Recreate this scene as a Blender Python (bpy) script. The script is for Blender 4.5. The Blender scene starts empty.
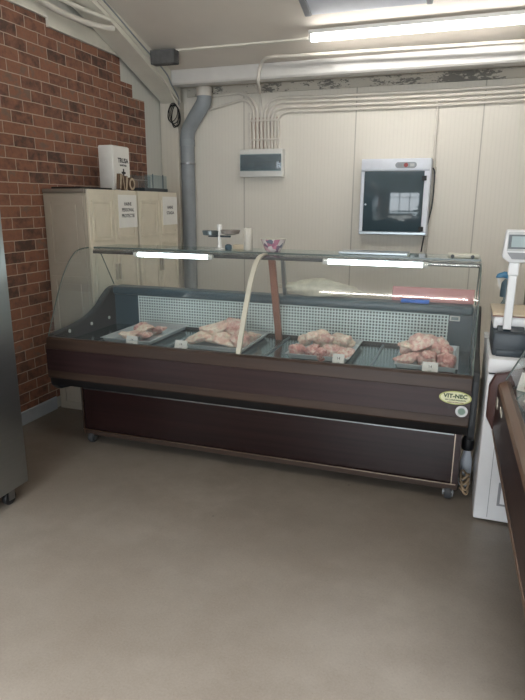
import bpy, bmesh, math, random
from mathutils import Vector, Matrix, noise
random.seed(7)
SC = bpy.context.scene
COL = SC.collection
PI = math.pi

# ------------------------------------------------------------------ camera
F_PX, YAW, PITCH, ROLL, CAM_H = 575.37, 0.331702759, -0.249070468, 0.00525812689, 1.55
cy, sy, cp, sp = math.cos(YAW), math.sin(YAW), math.cos(PITCH), math.sin(PITCH)
FWD = Vector((-sy*cp, cy*cp, sp)); RIGHT0 = Vector((cy, sy, 0)); UP0 = RIGHT0.cross(FWD)
RGT = RIGHT0*math.cos(ROLL) + UP0*math.sin(ROLL)
UPV = UP0*math.cos(ROLL) - RIGHT0*math.sin(ROLL)
CAM = Vector((0, 0, CAM_H))
cd = bpy.data.cameras.new('camera'); cam = bpy.data.objects.new('camera', cd); COL.objects.link(cam)
cam.matrix_world = Matrix(((RGT.x, UPV.x, -FWD.x, CAM.x), (RGT.y, UPV.y, -FWD.y, CAM.y), (RGT.z, UPV.z, -FWD.z, CAM.z), (0, 0, 0, 1)))
cd.sensor_fit = 'AUTO'; cd.sensor_width = 36; cd.lens = F_PX/700*36; cd.clip_start = 0.02
SC.camera = cam
def on_y(px, py, Y):
    """point of the plane y = Y measured at a pixel of the photograph"""
    d = FWD + RGT*((px-262.5)/F_PX) + UPV*((350-py)/F_PX)
    return CAM + d*(Y/d.y)

# ------------------------------------------------------------------ materials
def srgb(r, g, b):
    f = lambda c: (c/255/12.92) if c/255 <= 0.04045 else ((c/255+0.055)/1.055)**2.4
    return (f(r), f(g), f(b), 1)
class NT:
    def __init__(s, name):
        s.m = bpy.data.materials.new(name); s.m.use_nodes = True
        s.t = s.m.node_tree; s.t.nodes.clear()
        s.out = s.n('ShaderNodeOutputMaterial')
    def n(s, typ, **kw):
        nd = s.t.nodes.new(typ)
        for k, v in kw.items():
            if k.startswith('i_'):
                key = k[2:]
                key = int(key) if key.isdigit() else key.replace('_', ' ')
                nd.inputs[key].default_value = v
            else: setattr(nd, k, v)
        return nd
    def l(s, a, b): s.t.links.new(a, b)
    def math(s, op, a, b=None, c=None):
        nd = s.n('ShaderNodeMath', operation=op)
        for i, v in enumerate((a, b, c)):
            if v is None: continue
            if isinstance(v, (int, float)): nd.inputs[i].default_value = v
            else: s.l(v, nd.inputs[i])
        return nd.outputs[0]
    def mix(s, fac, a, b, blend='MIX'):
        nd = s.n('ShaderNodeMix', data_type='RGBA', blend_type=blend)
        for i, v in ((0, fac), (6, a), (7, b)):
            if isinstance(v, (int, float, tuple)): nd.inputs[i].default_value = v
            else: s.l(v, nd.inputs[i])
        return nd.outputs[2]
    def ramp(s, fac, stops):
        nd = s.n('ShaderNodeValToRGB'); cr = nd.color_ramp
        while len(cr.elements) < len(stops): cr.elements.new(0.5)
        for e, (p, c) in zip(cr.elements, stops): e.position = p; e.color = c
        s.l(fac, nd.inputs[0]); return nd.outputs[0]
    def coord(s, scale=(1, 1, 1), which='Object'):
        tc = s.n('ShaderNodeTexCoord'); mp = s.n('ShaderNodeMapping'); mp.inputs['Scale'].default_value = scale
        s.l(tc.outputs[which], mp.inputs[0]); return mp.outputs[0]
    def noise(s, vec, scale, detail=3, rough=0.55):
        nd = s.n('ShaderNodeTexNoise'); nd.inputs['Scale'].default_value = scale
        nd.inputs['Detail'].default_value = detail; nd.inputs['Roughness'].default_value = rough
        s.l(vec, nd.inputs['Vector']); return nd.outputs['Fac']
    def bump(s, h, strength=0.3, dist=0.01):
        nd = s.n('ShaderNodeBump'); nd.inputs['Strength'].default_value = strength; nd.inputs['Distance'].default_value = dist
        s.l(h, nd.inputs['Height']); return nd.outputs[0]
    def bsdf(s, col, rough=0.5, metal=0.0, normal=None, spec=0.5, **kw):
        b = s.n('ShaderNodeBsdfPrincipled')
        for k, v in (('Base Color', col), ('Roughness', rough), ('Metallic', metal)):
            if isinstance(v, (int, float, tuple)): b.inputs[k].default_value = v
            else: s.l(v, b.inputs[k])
        b.inputs['Specular IOR Level'].default_value = spec
        if normal: s.l(normal, b.inputs['Normal'])
        for k, v in kw.items(): b.inputs[k.replace('_', ' ')].default_value = v
        s.l(b.outputs[0], s.out.inputs[0]); return b
    def sep(s, vec):
        nd = s.n('ShaderNodeSeparateXYZ'); s.l(vec, nd.inputs[0]); return nd.outputs

def mk_plain(name, rgb, rough=0.5, metal=0.0, var=0.06, scale=8, spec=0.5, bump=0.0):
    t = NT(name); v = t.coord(); nz = t.noise(v, scale)
    c = srgb(*rgb)
    d = tuple(x*(1-var*2) for x in c[:3])+(1,); e = tuple(min(1, x*(1+var)) for x in c[:3])+(1,)
    col = t.ramp(nz, [(0.3, d), (0.7, e)])
    nm = t.bump(t.noise(v, scale*12), bump, 0.003) if bump else None
    t.bsdf(col, rough, metal, nm, spec); return t.m

def mk_glass(name, tint, base=0.04, haze=0.0):
    t = NT(name)
    lw = t.n('ShaderNodeLayerWeight', i_Blend=0.5)
    f5 = t.math('POWER', lw.outputs['Facing'], 5.0)
    fac = t.math('MULTIPLY_ADD', f5, 1-base, base)
    tr = t.n('ShaderNodeBsdfTransparent'); tr.inputs[0].default_value = tint
    gl = t.n('ShaderNodeBsdfGlossy'); gl.inputs['Roughness'].default_value = 0.0
    mx = t.n('ShaderNodeMixShader'); t.l(fac, mx.inputs[0]); t.l(tr.outputs[0], mx.inputs[1]); t.l(gl.outputs[0], mx.inputs[2])
    last = mx.outputs[0]
    if haze:
        df = t.n('ShaderNodeBsdfDiffuse'); df.inputs[0].default_value = (0.75, 0.85, 0.88, 1)
        m2 = t.n('ShaderNodeMixShader'); m2.inputs[0].default_value = haze
        t.l(last, m2.inputs[1]); t.l(df.outputs[0], m2.inputs[2]); last = m2.outputs[0]
    t.l(last, t.out.inputs[0]); return t.m

def mk_emit(name, col, strength):
    t = NT(name); e = t.n('ShaderNodeEmission'); e.inputs[0].default_value = col; e.inputs[1].default_value = strength
    t.l(e.outputs[0], t.out.inputs[0]); return t.m

def mk_brick():
    t = NT('brick'); x, y, z = t.sep(t.coord())
    cb = t.n('ShaderNodeCombineXYZ'); t.l(y, cb.inputs[0]); t.l(z, cb.inputs[1]); v = cb.outputs[0]
    nz = t.noise(v, 13, 5, 0.65); nz2 = t.noise(v, 45, 4, 0.7)
    wob = t.n('ShaderNodeVectorMath', operation='ADD')
    tn = t.n('ShaderNodeTexNoise'); tn.inputs['Scale'].default_value = 18; t.l(v, tn.inputs['Vector'])
    sc = t.n('ShaderNodeVectorMath', operation='SCALE'); t.l(tn.outputs['Color'], sc.inputs[0]); sc.inputs['Scale'].default_value = 0.007
    t.l(v, wob.inputs[0]); t.l(sc.outputs[0], wob.inputs[1])
    br = t.n('ShaderNodeTexBrick'); t.l(wob.outputs[0], br.inputs['Vector'])
    br.inputs['Scale'].default_value = 1; br.inputs['Brick Width'].default_value = 0.205; br.inputs['Row Height'].default_value = 0.0765
    br.inputs['Mortar Size'].default_value = 0.0035; br.inputs['Mortar Smooth'].default_value = 0.35; br.inputs['Bias'].default_value = 0.0
    br.inputs['Color1'].default_value = (0, 0, 0, 1); br.inputs['Color2'].default_value = (1, 1, 1, 1); br.inputs['Mortar'].default_value = (0.5, 0.5, 0.5, 1)
    br.offset_frequency = 2; br.offset = 0.42
    pick = t.math('ADD', t.math('MULTIPLY_ADD', t.sep(br.outputs['Color'])[0], 0.75, 0.12), t.math('MULTIPLY', t.math('SUBTRACT', nz, 0.5), 2.0))
    col = t.ramp(pick, [(0.0, srgb(92, 74, 68)), (0.25, srgb(126, 92, 79)), (0.5, srgb(152, 107, 88)), (0.75, srgb(163, 113, 90)), (1.0, srgb(138, 114, 102))])
    col = t.mix(t.math('MULTIPLY', nz2, 0.55), col, srgb(92, 72, 64))
    col = t.mix(br.outputs['Fac'], col, srgb(188, 168, 152))
    h = t.math('ADD', t.math('MULTIPLY', br.outputs['Fac'], -1.0), t.math('MULTIPLY', nz2, 0.5))
    t.bsdf(col, 0.85, 0, t.bump(h, 0.35, 0.004), 0.25); return t.m

def mk_panel(name, rgb, pitch=0.032, axis=0, seam=None, off=0.0):
    """micro-ribbed insulated wall panel, optional seams every `seam` metres"""
    t = NT(name); s3 = t.sep(t.coord()); a = s3[axis]
    w = t.math('SINE', t.math('MULTIPLY', a, 2*PI/pitch))
    rib = t.math('POWER', t.math('MULTIPLY_ADD', w, 0.5, 0.5), 6.0)
    nz = t.noise(t.coord(), 1.2, 3)
    c = srgb(*rgb); dk = tuple(x*0.86 for x in c[:3])+(1,)
    col = t.mix(t.math('MULTIPLY', rib, 0.09), c, tuple(x*0.55 for x in c[:3])+(1,))
    col = t.mix(t.math('MULTIPLY', nz, 0.35), col, dk)
    h = t.math('MULTIPLY', rib, -1.0)
    if seam:
        fr = t.math('PINGPONG', t.math('ADD', a, off), seam/2)
        sm = t.math('LESS_THAN', fr, 0.0055)
        col = t.mix(t.math('MULTIPLY', sm, 0.45), col, srgb(110, 102, 90))
        h = t.math('SUBTRACT', h, t.math('MULTIPLY', sm, 3.0))
    t.bsdf(col, 0.5, 0, t.bump(h, 0.25, 0.002), 0.35); return t.m

def mk_floor():
    t = NT('polished_concrete'); v = t.coord()
    a = t.noise(v, 0.9, 4); b = t.noise(v, 7, 5, 0.65); c = t.noise(v, 120, 2, 0.7)
    col = t.ramp(a, [(0.3, srgb(101, 94, 85)), (0.7, srgb(133, 126, 117))])
    col = t.mix(t.math('MULTIPLY', b, 0.8), col, srgb(98, 89, 79))
    d_ = t.noise(v, 2.6, 6, 0.7)
    col = t.mix(t.ramp(d_, [(0.42, (0, 0, 0, 1)), (0.62, (0.55, 0.55, 0.55, 1))]), col, srgb(92, 82, 72))
    vor = t.n('ShaderNodeTexVoronoi'); vor.inputs['Scale'].default_value = 70; t.l(v, vor.inputs['Vector'])
    sp_ = t.math('LESS_THAN', vor.outputs['Distance'], 0.13)
    col = t.mix(t.math('MULTIPLY', sp_, 0.45), col, srgb(82, 74, 66))
    vo2 = t.n('ShaderNodeTexVoronoi'); vo2.inputs['Scale'].default_value = 3.1; t.l(v, vo2.inputs['Vector'])
    col = t.mix(t.math('MULTIPLY', t.math('LESS_THAN', vo2.outputs['Distance'], 0.022), 0.8), col, srgb(50, 44, 40))
    col = t.mix(t.math('MULTIPLY', c, 0.4), col, srgb(152, 143, 132))
    r = t.math('MULTIPLY_ADD', b, 0.22, 0.22)
    t.bsdf(col, r, 0, t.bump(t.math('ADD', b, t.math('MULTIPLY', c, 0.3)), 0.05, 0.004), 0.4); return t.m

def mk_wood(name, c1, c2, rough=0.32, scale=1.0, axis=0, spec=0.3):
    s = [30*scale]*3; s[axis] = 0.8*scale
    t = NT(name); v = t.coord(tuple(s)); a = t.noise(v, 1.0, 5, 0.6)
    v2 = t.coord(tuple(4*k for k in s)); b = t.noise(v2, 1.0, 2)
    col = t.ramp(a, [(0.32, srgb(*c1)), (0.68, srgb(*c2))])
    col = t.mix(t.math('MULTIPLY', b, 0.35), col, tuple(x*0.6 for x in srgb(*c1)[:3])+(1,))
    t.bsdf(col, rough, 0, t.bump(b, 0.06, 0.002), spec); return t.m

def mk_perf():
    t = NT('perforated_white_steel'); x, y, z = t.sep(t.coord())
    p = 0.0198
    fx = t.math('ABSOLUTE', t.math('SUBTRACT', t.math('FRACT', t.math('DIVIDE', x, p)), 0.5))
    fz = t.math('ABSOLUTE', t.math('SUBTRACT', t.math('FRACT', t.math('DIVIDE', z, p)), 0.5))
    h = t.math('LESS_THAN', t.math('MAXIMUM', fx, fz), 0.275)
    col = t.mix(h, srgb(216, 228, 226), srgb(52, 66, 72))
    t.bsdf(col, 0.4, 0, t.bump(t.math('MULTIPLY', h, -1.0), 0.5, 0.004), 0.4); return t.m

def mk_steel(name, rgb=(150, 154, 156), rough=0.3, axis=2):
    s = [60.0]*3; s[axis] = 1.0
    t = NT(name); v = t.coord(tuple(s)); a = t.noise(v, 1.0, 3)
    c = srgb(*rgb); col = t.mix(t.math('MULTIPLY', a, 0.3), c, tuple(x*0.75 for x in c[:3])+(1,))
    t.bsdf(col, t.math('MULTIPLY_ADD', a, 0.12, rough-0.05), 1.0, t.bump(a, 0.03, 0.002)); return t.m

def mk_meat(name, flesh, fat, dark, bias=0.5):
    t = NT(name); v = t.coord(); a = t.noise(v, 1.7, 5, 0.65); b = t.noise(v, 6, 3)
    col = t.ramp(a, [(bias-0.13, srgb(*fat)), (bias+0.0, srgb(*flesh)), (bias+0.15, srgb(*dark))])
    col = t.mix(t.math('MULTIPLY', b, 0.35), col, srgb(*fat))
    bs = t.bsdf(col, 0.3, 0, t.bump(t.math('ADD', a, t.math('MULTIPLY', b, 0.5)), 0.5, 0.12), 0.5)
    bs.inputs['Subsurface Weight'].default_value = 0.08; bs.inputs['Subsurface Radius'].default_value = (0.02, 0.008, 0.006)
    return t.m

def mk_peel():
    t = NT('peeling_white_paint'); v = t.coord((1, 1, 1)); a = t.noise(t.coord((14, 20, 34)), 1.0, 6, 0.75); b = t.noise(v, 2.6, 2)
    m_ = t.math('GREATER_THAN', t.math('ADD', a, t.math('MULTIPLY', t.math('SUBTRACT', b, 0.5), 0.7)), 0.575)
    col = t.mix(t.math('MULTIPLY', m_, 0.8), srgb(196, 190, 178), srgb(92, 90, 88))
    t.bsdf(col, 0.8, 0, t.bump(t.math('MULTIPLY', m_, -1), 0.4, 0.004), 0.2); return t.m

def mk_floral():
    t = NT('floral_porcelain'); v = t.coord()
    vor = t.n('ShaderNodeTexVoronoi'); vor.inputs['Scale'].default_value = 38; t.l(v, vor.inputs['Vector'])
    pick = t.sep(vor.outputs['Color'])[0]
    col = t.ramp(pick, [(0.0, srgb(214, 206, 204)), (0.5, srgb(208, 198, 198)), (0.66, srgb(200, 140, 154)), (0.84, srgb(160, 110, 132)), (0.93, srgb(110, 112, 126))])
    t.bsdf(col, 0.2, 0); return t.m

M = {}
M['brick'] = mk_brick()
M['wall_back'] = mk_panel('cream_wall_panel', (224, 219, 208), 0.034, 0, 1.068, -0.061)
M['wall_plain'] = mk_plain('cream_wall_plain', (190, 186, 174), 0.6, var=0.04, scale=2)
M['wall_side'] = mk_panel('grey_white_side_panel', (206, 206, 200), 0.06, 1)
M['ceiling'] = mk_plain('ceiling_panel', (218, 210, 199), 0.55, var=0.05, scale=1.5)
M['trim'] = mk_plain('white_painted_steel', (222, 218, 206), 0.5, var=0.06, scale=3)
M['trim_grey'] = mk_plain('grey_white_painted_beam', (204, 202, 198), 0.17, var=0.05, scale=3)
M['column'] = mk_panel('column_cladding', (206, 200, 188), 0.045, 0)
M['peel'] = mk_peel()
M['floor'] = mk_floor()
M['baseboard'] = mk_plain('blue_grey_baseboard', (176, 184, 194), 0.4, var=0.04)
M['wood_mid'] = mk_wood('mahogany_laminate', (42, 31, 32), (63, 45, 45), 0.36)
M['wood_tan'] = mk_wood('walnut_laminate', (56, 44, 38), (76, 60, 51), 0.42)
M['wood_dark'] = mk_wood('dark_mahogany_panel', (33, 22, 22), (49, 31, 30), 0.26)
M['wood_red'] = mk_wood('red_brown_end_panel', (58, 33, 30), (80, 47, 41), 0.35, axis=2)
M['wood_y'] = mk_wood('mahogany_laminate_along', (50, 38, 38), (74, 56, 52), 0.3, axis=1)
M['wood_y_tan'] = mk_wood('walnut_edge_along', (104, 84, 72), (130, 106, 90), 0.3, axis=1)
M['brass'] = mk_plain('brushed_brass_strip', (176, 158, 142), 0.3, 1.0)
M['copper'] = mk_plain('brown_painted_post', (140, 92, 74), 0.4, var=0.05)
M['cream'] = mk_plain('cream_plastic_strip', (194, 191, 176), 0.4, var=0.03)
M['abs'] = mk_plain('charcoal_plastic', (42, 45, 48), 0.45, var=0.06)
M['abs_in'] = mk_plain('dark_brown_plastic', (52, 45, 42), 0.4, var=0.06)
M['rail'] = mk_plain('slate_plastic_rail', (56, 76, 86), 0.35, var=0.05)
M['black'] = mk_plain('matte_black', (24, 24, 26), 0.55, var=0.05)
M['rubber'] = mk_plain('grey_rubber', (58, 60, 63), 0.7, var=0.06)
M['steel'] = mk_steel('brushed_steel', (168, 176, 180), 0.3, axis=0)
M['fridge'] = mk_steel('brushed_fridge_steel', (176, 182, 184), 0.34, axis=1)
M['deck'] = mk_steel('steel_deck', (150, 164, 168), 0.16, axis=0)
M['tray'] = mk_plain('steel_tray_metal', (196, 202, 204), 0.3, 0.35, var=0.03)
M['zinc'] = mk_plain('zinc_metal', (150, 152, 154), 0.35, 1.0)
M['perf'] = mk_perf()
M['glass'] = mk_glass('counter_glass', (0.965, 0.985, 0.98, 1), 0.06, 0.036)
M['glass_top'] = mk_glass('glass_shelf', (0.86, 0.95, 0.94, 1), 0.06, 0.03)
M['glass_dark'] = mk_glass('tinted_plastic', (0.45, 0.62, 0.68, 1), 0.06, 0.16)
M['acrylic'] = mk_glass('blue_tinted_acrylic', (0.62, 0.72, 0.78, 1), 0.06, 0.05)
M['pane'] = mk_glass('window_pane', (0.95, 0.97, 0.97, 1), 0.05)
M['door_glass'] = mk_plain('black_door_glass', (66, 82, 90), 0.06, 0.0, var=0.04, spec=0.8)
M['edge'] = mk_plain('glass_edge_teal', (98, 110, 106), 0.2, 0, var=0.03)
M['lid'] = mk_plain('white_enamel', (222, 224, 226), 0.3, var=0.02)
M['white'] = mk_plain('white_plastic', (216, 216, 212), 0.4, var=0.03)
M['paper'] = mk_plain('white_paper', (232, 231, 226), 0.8, var=0.02)
M['ink'] = mk_plain('dark_ink', (46, 46, 48), 0.7)
M['ink_green'] = mk_plain('green_ink', (34, 66, 30), 0.6)
M['ink_red'] = mk_plain('red_ink', (130, 70, 50), 0.6)
M['oval'] = mk_plain('cream_yellow_sticker', (222, 222, 186), 0.4, var=0.02)
M['olive'] = mk_plain('olive_sticker_rim', (186, 190, 118), 0.4)
M['sage'] = mk_plain('sage_green_print', (128, 150, 138), 0.5)
M['silver'] = mk_plain('silver_sticker', (186, 186, 186), 0.35, 0.3)
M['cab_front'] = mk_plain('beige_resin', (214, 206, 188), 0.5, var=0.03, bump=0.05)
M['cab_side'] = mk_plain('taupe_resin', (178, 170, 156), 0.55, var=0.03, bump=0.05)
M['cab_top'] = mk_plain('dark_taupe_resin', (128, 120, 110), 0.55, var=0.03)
M['pvc'] = mk_plain('grey_pvc', (146, 152, 156), 0.45, var=0.05)
M['conduit'] = mk_plain('white_pvc_conduit', (214, 208, 198), 0.4, var=0.04)
M['cond_shade'] = mk_plain('brown_shadow_board', (182, 156, 140), 0.6, var=0.04)
M['unit'] = mk_plain('blue_white_luminaire', (222, 227, 236), 0.4, var=0.03)
M['capgrey'] = mk_plain('grey_end_cap', (142, 144, 148), 0.5)
M['foam'] = mk_plain('dark_grey_foam', (92, 92, 92), 0.9, var=0.1, scale=20, bump=0.4)
M['beige'] = mk_plain('beige_plate', (206, 190, 164), 0.4, var=0.03)
M['dgrey'] = mk_plain('dark_slate_plastic', (44, 54, 62), 0.4, var=0.05)
M['lcd'] = mk_plain('grey_green_display', (128, 146, 146), 0.2, var=0.03)
M['lcd_frame'] = mk_plain('display_dark_frame', (52, 62, 66), 0.3)
M['face_grey'] = mk_plain('scale_face_grey', (186, 188, 188), 0.4)
M['blue'] = mk_plain('blue_plastic', (40, 110, 150), 0.35)
M['navy'] = mk_plain('navy_plastic', (72, 92, 104), 0.4)
M['grey_box'] = mk_plain('grey_plastic_box', (138, 138, 130), 0.5)
M['rust'] = mk_plain('red_lettering', (150, 62, 60), 0.4)
M['letter'] = mk_wood('weathered_letter_wood', (84, 66, 54), (132, 110, 90), 0.7, 2.0, axis=2)
M['letter_face'] = mk_plain('pale_letter_wood', (190, 172, 148), 0.7, var=0.12, scale=40)
M['floral'] = mk_floral()
M['wrap'] = mk_plain('paper_roll_white', (196, 192, 182), 0.5, var=0.05, scale=30)
M['tan_cable'] = mk_plain('tan_cable', (168, 146, 118), 0.6)
M['dark_dish'] = mk_plain('dark_steel_dish', (110, 118, 120), 0.3, 0.8)
M['grey_dish'] = mk_plain('grey_dish', (150, 142, 134), 0.35, 0.4)
M['meat_a'] = mk_meat('raw_chicken_pink', (222, 168, 158), (242, 226, 212), (200, 134, 126), 0.52)
M['meat_b'] = mk_meat('raw_chicken_pale', (232, 194, 176), (246, 232, 214), (214, 156, 138), 0.56)
M['meat_c'] = mk_meat('raw_meat_red', (208, 140, 132), (240, 218, 206), (166, 92, 88), 0.5)
M['tube'] = mk_emit('led_tube_white', (1.0, 0.97, 0.93, 1), 23.0)
M['tube_cool'] = mk_emit('led_tube_cool', (0.86, 0.98, 1.0, 1), 9.0)
M['led_far'] = mk_emit('led_tube_rear', (1.0, 0.97, 0.93, 1), 30.0)

# ------------------------------------------------------------------ mesh helpers
class MB:
    def __init__(s): s.bm = bmesh.new()
    def box(s, x0, x1, y0, y1, z0, z1, bev=0.0, seg=2):
        g = bmesh.ops.create_cube(s.bm, size=1)
        vs = g['verts']
        bmesh.ops.scale(s.bm, vec=(x1-x0, y1-y0, z1-z0), verts=vs)
        bmesh.ops.translate(s.bm, vec=((x0+x1)/2, (y0+y1)/2, (z0+z1)/2), verts=vs)
        if bev:
            es = list({e for v in vs for e in v.link_edges})
            bmesh.ops.bevel(s.bm, geom=es, offset=bev, segments=seg, affect='EDGES', profile=0.5)
        return s
    def prism(s, poly, axis, a, b, bev=0.0):
        """poly of 2-D points extruded along axis from a to b; axis x: (y,z), y: (x,z), z: (x,y)"""
        def P(p, t):
            return {'x': (t, p[0], p[1]), 'y': (p[0], t, p[1]), 'z': (p[0], p[1], t)}[axis]
        va = [s.bm.verts.new(P(p, a)) for p in poly]; vb = [s.bm.verts.new(P(p, b)) for p in poly]
        n = len(poly); fs = [s.bm.faces.new(va), s.bm.faces.new(list(reversed(vb)))]
        for i in range(n):
            j = (i+1) % n; fs.append(s.bm.faces.new((va[j], va[i], vb[i], vb[j])))
        bmesh.ops.recalc_face_normals(s.bm, faces=fs)
        if bev:
            es = list({e for f in fs for e in f.edges})
            bmesh.ops.bevel(s.bm, geom=es, offset=bev, segments=2, affect='EDGES', profile=0.5)
        return s
    def sheet(s, prof, axis, a, b, thick=0.0):
        """open curved sheet from a 2-D profile swept along axis"""
        def P(p, t): return {'x': (t, p[0], p[1]), 'y': (p[0], t, p[1])}[axis]
        va = [s.bm.verts.new(P(p, a)) for p in prof]; vb = [s.bm.verts.new(P(p, b)) for p in prof]
        for i in range(len(prof)-1): s.bm.faces.new((va[i], vb[i], vb[i+1], va[i+1]))
        return s
    def face(s, pts):
        s.bm.faces.new([s.bm.verts.new(p) for p in pts]); return s
    def lathe(s, prof, c=(0, 0, 0), n=24, axis='z'):
        rings = []
        for r, h in prof:
            ring = []
            for i in range(n):
                a = 2*PI*i/n; u, w = r*math.cos(a), r*math.sin(a)
                p = {'z': (u, w, h), 'x': (h, u, w), 'y': (u, h, w)}[axis]
                ring.append(s.bm.verts.new((c[0]+p[0], c[1]+p[1], c[2]+p[2])))
            rings.append(ring)
        fs = []
        for A, B in zip(rings, rings[1:]):
            for i in range(n):
                j = (i+1) % n; fs.append(s.bm.faces.new((A[i], A[j], B[j], B[i])))
        fs.append(s.bm.faces.new(list(reversed(rings[0])))); fs.append(s.bm.faces.new(rings[-1]))
        bmesh.ops.recalc_face_normals(s.bm, faces=fs); return s
    def tube(s, pts, r, n=10, smooth=True, closed=False, sub=6):
        P = [Vector(p) for p in pts]
        if smooth and len(P) > 2:
            Q = []
            m = len(P); rng = range(m if closed else m-1)
            for i in rng:
                g = (lambda k: P[k % m]) if closed else (lambda k: P[max(0, min(m-1, k))])
                p0, p1, p2, p3 = g(i-1), g(i), g(i+1), g(i+2)
                for k in range(sub):
                    t = k/sub
                    Q.append(0.5*((2*p1)+(p2-p0)*t+(2*p0-5*p1+4*p2-p3)*t*t+(3*p1-p0-3*p2+p3)*t**3))
            if not closed: Q.append(P[-1])
            P = Q
        rings = []; prev = None; m = len(P)
        for i, p in enumerate(P):
            if closed: t = P[(i+1) % m]-P[i-1]
            else: t = P[min(i+1, m-1)]-P[max(i-1, 0)]
            t.normalize()
            if prev is None:
                ref = Vector((0, 0, 1)) if abs(t.z) < 0.9 else Vector((0, 1, 0))
                u = t.cross(ref).normalized()
            else: u = (prev - t*prev.dot(t)).normalized()
            prev = u; w = t.cross(u)
            rings.append([s.bm.verts.new(p+(u*math.cos(2*PI*k/n)+w*math.sin(2*PI*k/n))*r) for k in range(n)])
        fs = []
        for i in range(m if closed else m-1):
            A, B = rings[i], rings[(i+1) % m]
            for k in range(n):
                j = (k+1) % n; fs.append(s.bm.faces.new((A[k], A[j], B[j], B[k])))
        if not closed:
            fs.append(s.bm.faces.new(list(reversed(rings[0])))); fs.append(s.bm.faces.new(rings[-1]))
        bmesh.ops.recalc_face_normals(s.bm, faces=fs); return s
    def build(s, name, mat, parent=None, local=False, smooth=None, origin=None):
        me = bpy.data.meshes.new(name)
        o = bpy.data.objects.new(name, me); COL.objects.link(o)
        vs = s.bm.verts
        if parent is not None:
            o.parent = parent
            off = Vector((0, 0, 0))
            if not local:
                q = parent
                while q is not None: off += q.location; q = q.parent
            bmesh.ops.translate(s.bm, vec=-off, verts=list(vs))
        if origin is None and vs:
            mn = [min(v.co[i] for v in vs) for i in range(3)]; mx = [max(v.co[i] for v in vs) for i in range(3)]
            origin = Vector(((mn[0]+mx[0])/2, (mn[1]+mx[1])/2, mn[2]))
        origin = Vector(origin)
        bmesh.ops.translate(s.bm, vec=-origin, verts=list(vs)); o.location = origin
        if smooth is not None:
            for f in s.bm.faces: f.smooth = True
        s.bm.to_mesh(me); s.bm.free()
        if smooth is not None:
            try: me.set_sharp_from_angle(angle=math.radians(smooth))
            except Exception: pass
        if mat is not None: me.materials.append(mat)
        return o
def tag(o, label, cat, group=None):
    o['label'] = label; o['category'] = cat
    if group: o['group'] = group
    return o
def thing(name, label, cat, loc=(0, 0, 0), rz=0.0, group=None):
    o = bpy.data.objects.new(name, None); COL.objects.link(o); o.location = loc; o.rotation_euler = (0, 0, rz)
    o.empty_display_size = 0.05
    return tag(o, label, cat, group)
def struct(name, mb, mat, smooth=None, origin=(0, 0, 0), parent=None):
    o = mb.build(name, mat, parent, smooth=smooth, origin=origin)
    if parent is None: o['kind'] = 'structure'
    return o
def copy_tree(o, parent=None, name=None):
    c = o.copy(); COL.objects.link(c); c.parent = parent
    for ch in list(o.children): copy_tree(ch, c)
    return c
def text_mesh(name, body, size, mat, parent, mw, extrude=0.0004, spacing=1.0, bold=0.0):
    """lettering as a mesh: mw maps the text plane (x right, y up) into the parent's space"""
    cu = bpy.data.curves.new(name, 'FONT'); cu.body = body; cu.size = size; cu.align_x = 'CENTER'; cu.align_y = 'CENTER'
    cu.extrude = extrude; cu.space_character = spacing; cu.offset = bold; cu.resolution_u = 3
    tmp = bpy.data.objects.new('tmp', cu); COL.objects.link(tmp)
    bpy.context.view_layer.update()
    me = bpy.data.meshes.new_from_object(tmp.evaluated_get(bpy.context.evaluated_depsgraph_get()))
    bpy.data.objects.remove(tmp)
    me.name = name; me.materials.clear(); me.materials.append(mat); me.transform(mw)
    o = bpy.data.objects.new(name, me); COL.objects.link(o); o.parent = parent
    return o
def frame(o, xr, up):
    """matrix for text facing along xr x up, from local origin o"""
    xr = Vector(xr).normalized(); up = Vector(up).normalized(); n = xr.cross(up)
    return Matrix(((xr.x, up.x, n.x, o[0]), (xr.y, up.y, n.y, o[1]), (xr.z, up.z, n.z, o[2]), (0, 0, 0, 1)))

# ------------------------------------------------------------------ the room
XL, XR, YB, YF = -2.893, 2.6, 5.45, -2.6
def zc(y): return 2.70 - 0.28*(y-5.2)
struct('floor', MB().box(XL-0.2, XR+0.2, YF-0.2, YB+0.2, -0.1, 0), M['floor'])
struct('wall_back', MB().box(XL-0.2, XR+0.2, YB, YB+0.15, 0, zc(YB)+.05), M['wall_back'])
struct('wall_left', MB().prism([(YF, 0), (YB, 0), (YB, zc(YB)+.05), (YF, zc(YF)+.05)], 'x', XL-0.15, XL), M['wall_side'])
struct('wall_right', MB().prism([(YF, 0), (YB, 0), (YB, zc(YB)+.05), (YF, zc(YF)+.05)], 'x', XR, XR+0.15), M['wall_plain'])
struct('ceiling', MB().prism([(YB+0.15, zc(YB+.15)), (YF-.15, zc(YF-.15)), (YF-.15, zc(YF-.15)+.12), (YB+.15, zc(YB+.15)+.12)], 'x', XL-0.15, XR+0.15), M['ceiling'])
# front wall, behind the photographer, with a wide shop window
wf = MB()
wf.box(XL-.15, -2.0, YF-.15, YF, 0, zc(YF)); wf.box(1.8, XR+.15, YF-.15, YF, 0, zc(YF)); wf.box(-2.0, 1.8, YF-.15, YF, 2.75, zc(YF))
struct('wall_front', wf, M['wall_plain'])
wn = MB()
for x in (-2.0, -0.76, 0.48, 1.72): wn.box(x, x+.08, YF-.11, YF-.04, 0, 2.75)
wn.box(-2.0, 1.8, YF-.11, YF-.04, 0, .08); wn.box(-2.0, 1.8, YF-.11, YF-.04, 2.67, 2.75); wn.box(-2.0, 1.8, YF-.11, YF-.04, 2.1, 2.16)
w1 = struct('window_1', wn, M['abs'])
MB().face([(-1.95, YF-.08, .05), (1.75, YF-.08, .05), (1.75, YF-.08, 2.7), (-1.95, YF-.08, 2.7)]).build('pane', M['pane'], w1)
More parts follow.
